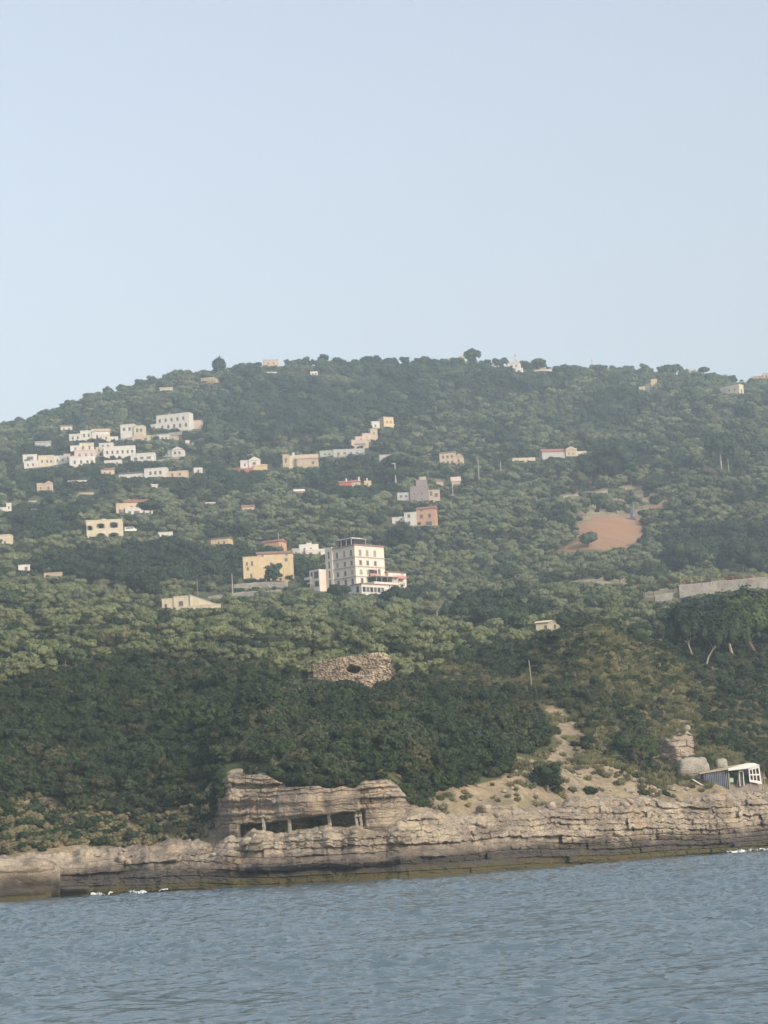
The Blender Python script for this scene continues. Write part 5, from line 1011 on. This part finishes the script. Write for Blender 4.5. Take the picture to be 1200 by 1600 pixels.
lattice(925, 570, 547, 'thin reddish lattice mast on the skyline, rightmost of the masts', .6, ('red_paint', 'metal_grey'))
# fence over the retaining wall
p0, d0, _ = anchor(1066, 914, 640); fe = empty('wire_fence', p0, 0, 'row of slim posts and wires fencing the top of the grey retaining wall', 'fence')
pts = []
for i in range(15):
    t = i/14; (x, y, z), d, s = anchor(1066+t*230, 934-t*19, 640); pts.append((x-p0[0], y+1.0-p0[1], z+20*s-p0[2]-.3))
for q in pts: MB().box(q[0]-.09, q[0]+.09, q[1]-.09, q[1]+.09, q[2]-.5, q[2]+1.7).build('post', 'wood_post', fe)
m_ = MB()
for hh in (.6, 1.1, 1.6):
    m_.tube([(q[0], q[1]-.11, q[2]+hh) for q in pts], .03, 4)
m_.build('wires', 'rust_red', fe)
# blue chute down to the cleared soil
(x0, y0, z0), d0, s0 = anchor(990, 812, 760); (x1, y1, z1), d1, s1 = anchor(992, 768, 760); KEEP.append((985, 999, 764, 812, d0))
V0 = Vector((0, 0, .8)); V1 = Vector((x1-x0, y1-y0, z1-z0+1.2)); m_ = MB().tube([V0, V0.lerp(V1, .35)+Vector((-.3, 0, .2)), V0.lerp(V1, .7), V1], [.55, .42, .42, .6], 8)
e = empty('debris_chute', (x0, y0, z0), 0, 'blue chute running down the bank to the cleared red soil', 'chute'); m_.build('pipe', 'blue_pipe', e); MB().box(-3.5, .8, -.8, .8, -.3, .8).build('hopper', 'dark_purple', e)

# ------------------------------------------------------------------ umbrella pines and single big trees
def flat_crown(seed, R, T, nleaf, size, flat=.5, n_=16, lift=.0):
    r = np.random.default_rng(seed); L = []
    for k in range(n_):
        a = k*2.399; q = R*.80*math.sqrt((k+.3)/n_); s = R*(.26+.12*r.random()); L.append((q*math.cos(a), q*math.sin(a), T*(.62-.50*(q/R)**2)+r.normal()*T*.05, s, s, T*.36))
    return leaf_cloud(L, nleaf, size, seed, flat, .78)
def pine(px, base, cx_, top, wpx, tpx, label, seed, leaf='pine_leaf', trunk='bark', dmin=300, nleaf=3500, size=.22, lean_px=None, group=None, name='umbrella_pine', rt=.28, forks=3):
    p, d, s = anchor(px, base, dmin); KEEP.append((cx_-wpx*.45, cx_+wpx*.45, top, top+tpx*.7, d)); e = empty(name, p, 0, label, 'tree', group); H = (base-top)*s; T = tpx*s; R = wpx*s/2; dx = (cx_-px)*s
    m_ = MB(); zc = max(H-T*.95, .5)
    m_.tube([(0, 0, -1), (dx*.35, .2, zc*.5), (dx*.8, 0, zc)], [rt*1.2, rt, rt*.8], 8); rr = random.Random(seed)
    for k in range(forks+2):
        a = k*2.2+rr.random(); m_.tube([(dx*.7, 0, zc*.85), (dx*.85+R*.25*math.cos(a), R*.25*math.sin(a), zc+T*.12), (dx+R*.62*math.cos(a), R*.6*math.sin(a), zc+T*.38)], [rt*.6, rt*.4, rt*.18], 6)
    m_.build('trunk', trunk, e)
    cv, cf = flat_crown(seed, R, T, nleaf, size); c_ = setmesh('crown', cv, cf, leaf); link('crown', c_, e, (dx, 0, H-T)); return e
pine(1185, 1030, 1166, 917, 120, 86, 'largest umbrella pine with a broad domed crown at the right edge', 1, nleaf=7000, size=.26, dmin=425, rt=.36)
pine(1147, 1034, 1140, 944, 76, 66, 'umbrella pine with a thick pale upright trunk in front of the largest one', 2, trunk='pale_bark', nleaf=4500, dmin=415, rt=.32)
pine(1100, 1044, 1124, 962, 60, 52, 'pine with a pale trunk leaning right over the slope edge', 3, 'dark_leaf', trunk='pale_bark', nleaf=2600, dmin=400, rt=.17)
pine(1086, 1036, 1074, 943, 68, 62, 'dark spreading pine with a thin pale forked stem, leftmost on the slope edge', 4, 'dark_leaf', 'pale_bark', nleaf=4200, dmin=400, rt=.18)
pine(1225, 1010, 1222, 935, 90, 50, 'dark pine crown cut by the right picture edge', 5, 'dark_leaf', nleaf=4000, dmin=440)
pine(738, 566, 738, 538, 31, 16, 'lone umbrella pine on the skyline beside the pale ruin', 6, dmin=1300, nleaf=1800, size=.4, rt=.4)
pine(842, 571, 841, 553, 26, 10, 'wide low umbrella pine on the skyline above the brown house', 7, dmin=1300, nleaf=1500, size=.4, rt=.4)
pine(1046, 582, 1044, 561, 24, 15, 'left umbrella pine of the pair on the right skyline', 8, dmin=1300, nleaf=1500, size=.4, rt=.4)
pine(1056, 584, 1055, 562, 26, 14, 'broader right umbrella pine of the skyline pair', 9, dmin=1300, nleaf=1500, size=.4, rt=.4)
pine(1100, 588, 1100, 569, 20, 9, 'small umbrella pine right of the orange pink villa', 10, dmin=1300, nleaf=1200, size=.4, rt=.3)
pine(343, 590, 343, 556, 24, 22, 'round crowned pine standing alone on the left skyline', 11, 'dark_leaf', dmin=1250, nleaf=1500, size=.4, rt=.4)
pine(622, 748, 621, 711, 58, 16, 'very wide flat crowned dark pine in the middle of the hill', 12, 'dark_leaf', dmin=800, nleaf=2600, size=.36, rt=.3)
pine(1128, 748, 1127, 674, 56, 34, 'dark flat topped pine over two pale posts on the right slope', 13, 'dark_leaf', dmin=800, nleaf=2800, size=.38, rt=.3)
pine(236, 812, 236, 781, 46, 14, 'dark flat pine between the red roofed house and the arched villa', 14, 'dark_leaf', dmin=800, nleaf=1600, size=.36)
def bigtree(px, base, wpx, hpx, label, seed, leaf='dark_leaf', dmin=600, nleaf=3200, size=.28, name='broad_tree', nl=20, KEEPIT=False):
    p, d, s = anchor(px, base, dmin); e = empty(name, p, seed*1.1, label, 'tree'); R = wpx*s/2; H = hpx*s
    L = lobes_round(seed, R, H*.92, H*.08, nl); cv, cf = leaf_cloud(L, nleaf, size, seed); trunk_mb(H*.3, .25, seed).build('trunk', 'bark', e); link('crown', setmesh('crown', cv, cf, leaf), e); return e
bigtree(622, 972, 62, 38, 'big dark round tree standing in front of the hotel annex', 31, dmin=640)
bigtree(428, 914, 28, 36, 'dark round tree against the yellow farmhouse wall', 32, dmin=700, nleaf=1800)
bigtree(478, 901, 46, 24, 'dark hedge like tree between farmhouse and hotel', 33, dmin=700, nleaf=2000)
bigtree(965, 756, 64, 66, 'tall dark tree mass right of the red tiled farm', 34, dmin=820, size=.4); bigtree(925, 752, 52, 42, 'lower dark tree at the right end of the red tiled farm', 35, dmin=820, size=.4)
bigtree(1075, 900, 84, 62, 'dark dense tree above the retaining wall, largest right of the red soil', 36, dmin=720, size=.34); bigtree(1160, 902, 80, 56, 'second dark dense tree above the retaining wall at the right edge', 37, dmin=720, size=.34)
bigtree(1022, 914, 54, 38, 'round dark tree left of the retaining wall end', 38, dmin=650, nleaf=2400); bigtree(630, 868, 50, 56, 'dark tree just behind the right side of the hotel', 39, dmin=770)
bigtree(228, 945, 56, 60, 'tall dark tree at the left end of the cream bungalow', 40, dmin=600); bigtree(180, 915, 60, 50, 'dark tree above the lower grove on the left', 41, dmin=640)
bigtree(530, 946, 36, 34, 'dark tree under the left wing of the hotel', 42, dmin=660, nleaf=1800); bigtree(800, 986, 66, 34, 'dark tree left of the half hidden cream cottage', 43, dmin=440, nleaf=2600, size=.2)
bigtree(884, 985, 30, 28, 'dark bush tree pressing on the right side of the cream cottage', 44, dmin=440, nleaf=1500, size=.18); bigtree(919, 855, 30, 24, 'lone grey tree inside the cleared red soil', 45, 'wood_leaf', dmin=800, nleaf=1200)
bigtree(855, 1238, 56, 46, 'bright green bush growing out of the sandy foot of the slope', 46, 'scrub_leaf', dmin=278, nleaf=2600, size=.10, name='bush')
bigtree(995, 1200, 76, 50, 'largest dark green bush on the eroded spur', 47, 'scrub_leaf', dmin=300, nleaf=3600, size=.12, name='bush')
bigtree(700, 760, 14, 36, 'dark narrow cypress between the two pointed roofs', 48, dmin=790, nleaf=1400, name='cypress', nl=8)
# bare dead tree
def dead(px, base, hpx, label, seed, dmin=600):
    p, d, s = anchor(px, base, dmin); H = hpx*s; rr = random.Random(seed); m_ = MB()
    def br(p0, dr, L, r, k):
        p1 = p0+dr*L*.5+Vector((rr.uniform(-.1, .1), rr.uniform(-.1, .1), 0))*L; p2 = p0+dr*L; m_.tube([p0, p1, p2], [r, r*.8, r*.5], 5)
        if k: 
            for _ in range(3): br(p2 if _ else p1, (dr+Vector((rr.uniform(-.8, .8), rr.uniform(-.6, .6), rr.uniform(-.1, .5)))).normalized(), L*.68, r*.55, k-1)
    br(Vector((0, 0, -.5)), Vector((.1, 0, 1)), H*.42, .16, 4); tag(link('dead_tree', setmesh('dead_tree', m_.v, m_.f, 'pale_bark'), loc=p), label, 'tree'); KEEP.append((px-16, px+16, base-hpx, base-hpx*.4, d))
dead(684, 976, 34, 'leafless dead tree with pale twisted branches below the hotel', 3)
# ------------------------------------------------------------------ scatter the plants
def lattice_pts(d0, d1, sp, jit=.35, c0=-160, c1=1400):
    P = []; d = d0
    while d < d1:
        da_ = .9*sp(d)/d; a = np.arange(A0+(c0-600)*A1, A0+(c1-600)*A1, da_); a = a+rng.random()*da_
        a = a+rng.normal(size=len(a))*da_*jit*.7; r_ = d+rng.normal(size=len(a))*sp(d)*jit*.6
        P.append(np.stack([r_*a/np.sqrt(1+a*a), r_/np.sqrt(1+a*a)], 1)); d += 1.12*sp(d)
    P = np.concatenate(P); z = ground(P[:, 0], P[:, 1]); return np.column_stack([P, z])
def row_pts(d0, d1, W, Hm, c0=-250, c1=1520):
    """terraced rows: each row stands where the slope has lifted the ground by most of a crown over the row below"""
    P = []; d = d0; pc = PROF[list(KC).index(600.)]
    while d < d1:
        g_ = max(.05, float((np.interp(d+15, DG, pc)-np.interp(d, DG, pc))/15)-float(np.interp(d, DG, pc)-CAMZ)/d)
        st_ = min(20., max(3.5, .46*Hm(d)/g_)); da_ = W(d)/d; a = np.arange(A0+(c0-600)*A1, A0+(c1-600)*A1, da_); a = a+rng.random()*da_+rng.normal(size=len(a))*da_*.22
        r_ = d+st_*1.5*fbm(a*26, a*0+d*.011, 0, 3, 205)+rng.normal(size=len(a))*st_*.16
        P.append(np.stack([r_*a/np.sqrt(1+a*a), r_/np.sqrt(1+a*a)], 1)); d += st_
    P = np.concatenate(P); z = ground(P[:, 0], P[:, 1]); return np.column_stack([P, z])
def clear(P, H, R):
    """drop plants that would stand in, or straight in front of, a building, the cleared soil or a wall"""
    d = np.hypot(P[:, 0], P[:, 1]); px, pb = project(P[:, 0], P[:, 1], P[:, 2]); hp = H/d*F; rp = R/d*F
    ok = np.ones(len(P), bool); hp = hp*1.08; shr = np.ones(len(P))
    for (x0, x1, t, b_, kd) in KEEP:
        ov = (px+rp > x0) & (px-rp < x1)
        fr = ov & (d < kd+1) & (pb-hp < b_-1) & (pb > t)                # in front: low ones stay, shrunk below the sill
        q_ = np.clip((pb-b_+2.5)/np.maximum(hp, .1), 0, 1); ok &= ~(fr & (q_ < .22)); shr = np.where(fr, np.minimum(shr, q_), shr)
        ok &= ~(ov & (np.abs(d-kd) < 12+R) & (pb < b_+3) & (pb > t-2) & (d >= kd-4))   # inside the footprint
    for poly in (P_SOIL,):
        ok &= ~(inpoly(px, pb, poly) | inpoly(px, pb-hp*.8, poly) | inpoly(px, pb-hp*.4, poly))
    return ok, shr, px, pb, d
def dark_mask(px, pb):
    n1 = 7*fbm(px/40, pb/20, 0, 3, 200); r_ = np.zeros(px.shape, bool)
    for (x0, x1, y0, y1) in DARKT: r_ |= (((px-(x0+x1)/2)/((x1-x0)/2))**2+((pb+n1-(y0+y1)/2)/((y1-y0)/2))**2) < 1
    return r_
# trees of the hill
P = row_pts(366, 1520, lambda d: 2.75+.6*sstep(420, 800, d)+.8*sstep(800, 1200, d)-1.0*sstep(1380, 1440, d), lambda d: 3.1+1.0*sstep(420, 800, d)+1.2*sstep(800, 1200, d)-1.6*sstep(1350, 1440, d))
sc = .66+.66*rng.random(len(P))**1.3; d = np.hypot(P[:, 0], P[:, 1]); px, pb = project(P[:, 0], P[:, 1], P[:, 2])
vis = (px > -230) & (px < 1500); P = P[vis]; sc = sc[vis]; d = d[vis]; px = px[vis]; pb = pb[vis]
nz = fbm(px/60, pb/26, 0, 4, 210)
upper = sstep(840, 640, pb+40*nz)                       # 0 low grove .. 1 upper woods
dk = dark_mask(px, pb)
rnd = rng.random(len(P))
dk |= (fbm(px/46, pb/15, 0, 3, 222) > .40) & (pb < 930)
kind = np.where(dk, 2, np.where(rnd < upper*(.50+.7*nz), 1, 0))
kind = np.where((kind == 0) & (rnd > .965), 1, kind)
sparse = (inpoly(px, pb, P_SOIL2) | inpoly(px, pb, P_SOIL3)); gap = (fbm(px/34, pb/14, 0, 3, 220) > .34) & (pb < 930)
keep = np.where(kind == 0, 1, rng.random(len(P)) < np.where(kind == 2, .56, .62)) > 0
keep &= ~(sparse & (rng.random(len(P)) < .55)); keep &= ~(gap & (rng.random(len(P)) < .35)); keep &= ~(inpoly(px, pb, P_SPUR) | inpoly(px, pb, P_DEEP) | inpoly(px, pb, P_BACK))
P, sc, d, px, pb, kind = [a[keep] for a in (P, sc, d, px, pb, kind)]
sc = sc*np.where(kind == 0, (.86+.24*sstep(450, 800, d)+.25*sstep(800, 1200, d)), .75+.25*sstep(500, 1300, d))*(1-.22*sstep(1400, 1480, d))
Hk = np.array([3.9, 7.4, 8.0])[kind]*sc; Rk = np.array([2.2, 3.7, 4.3])[kind]*sc
ok, shr, px, pb, d = clear(P, Hk, Rk); sc = sc*shr; Hk = Hk*shr
P, sc, d, px, pb, kind, Hk = [a[ok] for a in (P, sc, d, px, pb, kind, Hk)]
names = ['olive_tree', 'woodland_tree', 'dark_tree']
LAB = {0: [('grey green olive tree of the lower grove left of the ruined tower', 'olive trees of the lower left grove'), ('grey green olive tree of the lower grove right of the ruined tower', 'olive trees of the lower right grove')],
       1: [('leafy mid green tree standing among the olives', 'leafy trees among the olives')], 2: [('dense dark green tree in a shaded clump on the hillside', 'dark trees in clumps on the hillside')]}
print('trees', len(P), np.bincount(kind))
inview = (px > -10) & (px < 1210)
# split: the 300 of a kind that show largest stand alone, the rest is one mass
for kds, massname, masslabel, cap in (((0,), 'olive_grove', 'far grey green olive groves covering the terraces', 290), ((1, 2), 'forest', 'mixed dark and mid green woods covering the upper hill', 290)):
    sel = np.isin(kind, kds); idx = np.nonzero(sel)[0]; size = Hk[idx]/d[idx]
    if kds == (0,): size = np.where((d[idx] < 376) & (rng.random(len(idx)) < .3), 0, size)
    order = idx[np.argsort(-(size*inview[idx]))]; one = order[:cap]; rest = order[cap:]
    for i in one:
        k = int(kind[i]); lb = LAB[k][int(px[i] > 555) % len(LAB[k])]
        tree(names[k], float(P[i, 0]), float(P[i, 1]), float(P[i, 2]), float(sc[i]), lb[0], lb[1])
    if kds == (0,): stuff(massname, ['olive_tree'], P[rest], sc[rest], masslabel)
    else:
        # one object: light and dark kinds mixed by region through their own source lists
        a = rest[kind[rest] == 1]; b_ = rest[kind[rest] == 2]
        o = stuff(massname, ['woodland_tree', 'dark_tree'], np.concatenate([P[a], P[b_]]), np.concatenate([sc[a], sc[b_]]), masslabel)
        pk = np.concatenate([rng.integers(0, 5, len(a)), rng.integers(5, 9, len(b_))]).astype(np.int32); o.data.attributes['pick'].data.foreach_set('value', pk)
U = row_pts(400, 1515, lambda d: 2.3+1.2*sstep(500, 1200, d), lambda d: 1.7+.6*sstep(500, 1200, d)); us = .75+.75*rng.random(len(U)); us *= 1+.35*sstep(500, 1200, np.hypot(U[:, 0], U[:, 1]))
ux_, uy_ = project(U[:, 0], U[:, 1], U[:, 2]); ku = (ux_ > -230) & (ux_ < 1500) & ~((inpoly(ux_, uy_, P_SOIL2) | inpoly(ux_, uy_, P_SOIL3)) & (rng.random(len(U)) < .72)); U = U[ku]; us = us[ku]
ok, shr, *_ = clear(U, 2.1*us, 1.3*us); U = U[ok]; us = us[ok]*shr[ok]; print('under', len(U))
stuff('undergrowth', ['scrub', 'light_scrub'], U, us, 'low bushes and undergrowth between the trees of the hill')
# scrub of the coastal slope
P = lattice_pts(258, 470, lambda d: 1.42+.5*sstep(300, 400, d), .5, -260, 1540); px, pb = project(P[:, 0], P[:, 1], P[:, 2])
pn_x = px+8*fbm(px/22, pb/22, 0, 3, 230); pn_y = pb+7*fbm(px/22, pb/22, 0, 3, 231); d = np.hypot(P[:, 0], P[:, 1])
deep = inpoly(pn_x, pn_y, P_DEEP) | ((pn_x <= 0) & (pn_x > -300) & (pn_y > 1080) & (pn_y < 1235)); spur = inpoly(pn_x, pn_y, P_SPUR); scar = inpoly(pn_x, pn_y, P_SCAR); back_ = inpoly(pn_x, pn_y, P_BACK)
rim = (~deep) & (~spur) & (~back_) & (d > 315) & (d < 376)
f_ = fbm(P[:, 0]/9, P[:, 1]/9, 0, 3, 232)
left_low = (pn_y > 1225) & (px < 345) & ~deep
pr = np.where(deep, 1., 0)+np.where(spur & ~scar, np.clip(1.02+1.6*f_, .12, 1), 0)+np.where(back_ & ~spur, np.clip(1.05+.9*f_, .2, 1), 0)+np.where(rim, .9, 0)+np.where(left_low, .12, 0)
sc2 = np.zeros(len(P), bool)
for q in (0, .7, 1.5, 2.4, 3.2): sc2 |= (inpoly(px, pb-q/d*F, P_SCAR) & (px > 795) & (d > 285)) | inpoly(px, pb-q/d*F, P_SCAR2)
pr = np.where(scar | sc2, .0, pr); pr = np.where((px > 415) & (px < 600) & (pb > 1180) & (pb < 1250), .9, pr); pr = np.where(d < shore(c_of(P[:, 0], P[:, 1]))+np.where((px > 400) & (px < 600), 11.5, 17), 0, pr)
kp = rng.random(len(P)) < pr; gsz = fbm(P[:, 0]/5, P[:, 1]/5, 0, 3, 233); sc = (.55+.6*rng.random(len(P))**1.5)*(1+.75*gsz); sc *= np.where(deep, 1.12, .88)*np.where(d > 345, .72, 1)
P1, s1_ = P[kp], sc[kp]; ok, *_ = clear(P1, 2.0*s1_, 1.4*s1_)
# bushes rooted on top of the cliff itself and along its two ends
ci, cj = np.nonzero((np.broadcast_to(CT_[None], CX.shape) > np.where((cc < 351) | (cc > 640), 5.2, 7.25)[:, None]) & (np.broadcast_to(CT_[None], CX.shape) < 8.8)); q_ = rng.choice(len(ci), 5200, replace=False); ci, cj = ci[q_], cj[q_]
P4 = np.stack([CX[ci, cj], CY[ci, cj], CZ[ci, cj]], 1); c4 = c_of(P4[:, 0], P4[:, 1]); pr4 = .034*((c4 > 424) & (c4 < 606))+.16*((c4 < 352) | (c4 > 634))+.006; k4 = rng.random(len(P4)) < pr4; P4 = P4[k4]
deepX = np.concatenate([deep[kp], np.zeros(len(P4), bool)]); s4 = .32+.38*rng.random(len(P4)); P1 = np.concatenate([P1, P4]); s1_ = np.concatenate([s1_, s4]); ok = np.concatenate([ok, np.ones(len(P4), bool)]); print('cliff bushes', len(P4))
print('scrub', ok.sum()); o = stuff('scrub', ['scrub', 'tall_scrub', 'light_scrub'], P1[ok], s1_[ok], 'dense dark green scrub cloaking the coastal slope')
q1 = P1[ok]; lt = fbm(q1[:, 0]/13, q1[:, 1]/13, 0, 3, 234)+.35*(rng.random(len(q1))-.5)+np.concatenate([np.where(deep[kp], 0, np.where(back_[kp] & ~spur[kp], -.22, .34)), np.zeros(len(P4))])[ok]; pk = np.where(lt > .22, rng.integers(9, 13, len(q1)), np.where(rng.random(len(q1)) < .35, rng.integers(5, 9, len(q1)), rng.integers(0, 5, len(q1))))
o.data.attributes['pick'].data.foreach_set('value', pk.astype(np.int32))
# dry shrubs and grass on the bare ground
P = lattice_pts(256, 430, lambda d: .92, .6, -120, 1330); px, pb = project(P[:, 0], P[:, 1], P[:, 2]); d = np.hypot(P[:, 0], P[:, 1]); Ds = shore(c_of(P[:, 0], P[:, 1]))
spur = inpoly(px, pb, P_SPUR); scar = inpoly(px, pb, P_SCAR); back_ = inpoly(px, pb, P_BACK); deep = inpoly(px, pb, P_DEEP)
f_ = fbm(P[:, 0]/6, P[:, 1]/6, 0, 3, 240); low = (d < Ds+40) & ~deep & (d > Ds+np.where((px > 400) & (px < 600), 11, 13.5))
pr = np.where(low & (px < 360), .75, 0)+np.where(low & (px >= 360), np.clip(.35+f_, 0, .8), 0)
pr = np.maximum(pr, np.where(spur & ~scar, np.clip(.35-f_, .05, .8), 0)); pr = np.where(scar & (px > 795), np.clip(.22+.8*f_, .05, .55)*np.where((pb < 1195) & (px < 900), .15, 1), pr); pr = np.maximum(pr, np.where(back_, .25, 0))
kp = rng.random(len(P)) < pr; P2 = P[kp]; s2_ = .5+.75*rng.random(len(P2)); ok, *_ = clear(P2, .8*s2_, .6*s2_)
o = stuff('dry_shrubs', ['dry_shrub', 'low_scrub'], P2[ok], s2_[ok], 'dry yellowish and green low shrubs above the rocks')
q2 = P2[ok]; qx, qy = project(q2[:, 0], q2[:, 1], q2[:, 2]); o.data.attributes['pick'].data.foreach_set('value', np.where(rng.random(len(q2)) < np.where(qx < 420, .85, .88), rng.integers(0, 3, len(q2)), rng.integers(3, 6, len(q2))).astype(np.int32))
P = lattice_pts(258, 420, lambda d: .62, .6, 560, 1330); px, pb = project(P[:, 0], P[:, 1], P[:, 2]); spur = inpoly(px, pb, P_SPUR) | inpoly(px, pb, P_BACK) | inpoly(px, pb, P_SCAR); scar = inpoly(px, pb, P_SCAR)
f_ = fbm(P[:, 0]/5, P[:, 1]/5, 0, 3, 250); kp = spur & (rng.random(len(P)) < np.where(scar, np.clip(.12+f_, 0, .5), .55)); P3 = P[kp]
print('dry', len(P2), 'grass', len(P3)); stuff('grass', ['grass'], P3, .7+.7*rng.random(len(P3)), 'straw coloured tufts of dry grass on the eroded spur')
rq = random.Random(77)
for k in range(34):
    px_ = rq.uniform(690, 1080); py_ = rq.uniform(1205, 1246); w_ = rq.uniform(4, 11)
    rock('loose_stone', 'loose pale stone on the eroded slope above the ledges', px_, py_, w_, w_*.65, w_*.9, 140+k, 'loose stones on the eroded slope', boxy=.5, mat='cliff_rock', rz=rq.random())
# fallen blocks lying on the ledges
rk = random.Random(12)
for k in range(40):
    c_ = rk.uniform(-10, 1220); i = int(np.clip((c_+420)/1.3, 0, RX.shape[0]-1)); t_ = rk.uniform(5.0, 6.3); j = int(np.argmin(np.abs(RT_-t_))); w_ = rk.uniform(.35, 1.0)*rk.uniform(.6, 1.5)
    th = np.linspace(0, 2*math.pi, 15); ph = np.linspace(0, math.pi, 10); g = np.stack([np.sin(ph)[:, None]*np.cos(th), np.sin(ph)[:, None]*np.sin(th), np.cos(ph)[:, None]+0*th], -1); g = np.sign(g)*np.abs(g)**.6
    g = g*(1+.35*fbm(g[..., 0]*1.2+k, g[..., 1]*1.2, g[..., 2]*1.2, 2, k))[..., None]*np.array([w_*.75, w_*.5, w_*.42]); g[:, -1] = g[:, 0]
    o = link('fallen_block', gridmesh('fallen_block', g, 'cliff_rock', False), loc=(float(RX[i, j]), float(RY[i, j]), float(RZ[i, j])+w_*.2)); o.rotation_euler = (rk.uniform(-.3, .3), rk.uniform(-.3, .3), rk.random()*6); tag(o, 'fallen limestone block resting on the shore ledges', 'rock', 'fallen blocks on the shore ledges')
# foam where swell meets the rocks
def foam(px0, px1, dy, seed, label):
    V = []; m_ = MB(); r_ = random.Random(seed)
    P_ = []
    for k in range(60):
        px = px0+(px1-px0)*k/59; D_ = None; v = pdir(px, 1370); c_ = 600+(v[0]/v[1]-A0)/A1; D_ = float(shore(c_))-1.5; h = math.hypot(v[0], v[1]); wv = 2.4*math.sin(math.pi*k/59)**.6*(.5+.9*abs(float(vnoise(k*.35, seed))))
        P_.append([((v[0]/h)*(D_-t*wv), (v[1]/h)*(D_-t*wv), .04+.22*math.sin(math.pi*t)*abs(float(vnoise(k*.8, t*3, 0, seed)))+.05) for t in np.linspace(-.3, 1, 12)])
    P_ = np.array(P_); f_ = fbm(P_[..., 0]*1.3, P_[..., 1]*.5, 0, 4, seed); P_[..., 2] += .30*f_-.45*sstep(.05, -.15, f_)
    return P_
F1 = gridmesh('sea_foam', foam(96, 176, 0, 1, ''), None); F2 = gridmesh('sea_foam', foam(1138, 1210, 0, 2, ''), None); F3 = gridmesh('x', foam(196, 262, 0, 3, ''), None)
bm = bmesh.new(); [bm.from_mesh(x_) for x_ in (F1, F2, F3)]; fm = bpy.data.meshes.new('sea_foam'); bm.to_mesh(fm); bm.free()
plain('foam', (.50, .53, .55), .6, .1); fm.materials.append(MATS['foam']); tag(link('sea_foam', fm), 'white foam where the swell breaks on the rocks', None, None, 'stuff')

# ------------------------------------------------------------------ haze: one closed box of even, thin air
hb = MB().box(-2600, 2600, -300, 3300, -8, 420); hm = bpy.data.materials.new('haze'); hm.use_nodes = True; n = hm.node_tree; n.nodes.clear()
out = n.nodes.new('ShaderNodeOutputMaterial'); pv = n.nodes.new('ShaderNodeVolumePrincipled'); pv.inputs['Color'].default_value = (.72, .87, 1, 1); pv.inputs['Density'].default_value = HAZE_DENSITY; pv.inputs['Anisotropy'].default_value = 0.2
n.links.new(pv.outputs[0], out.inputs['Volume']); me = setmesh('haze', hb.v, hb.f); me.materials.append(hm); tag(link('haze', me), 'thin even sea haze over the whole view', None, None, 'stuff')
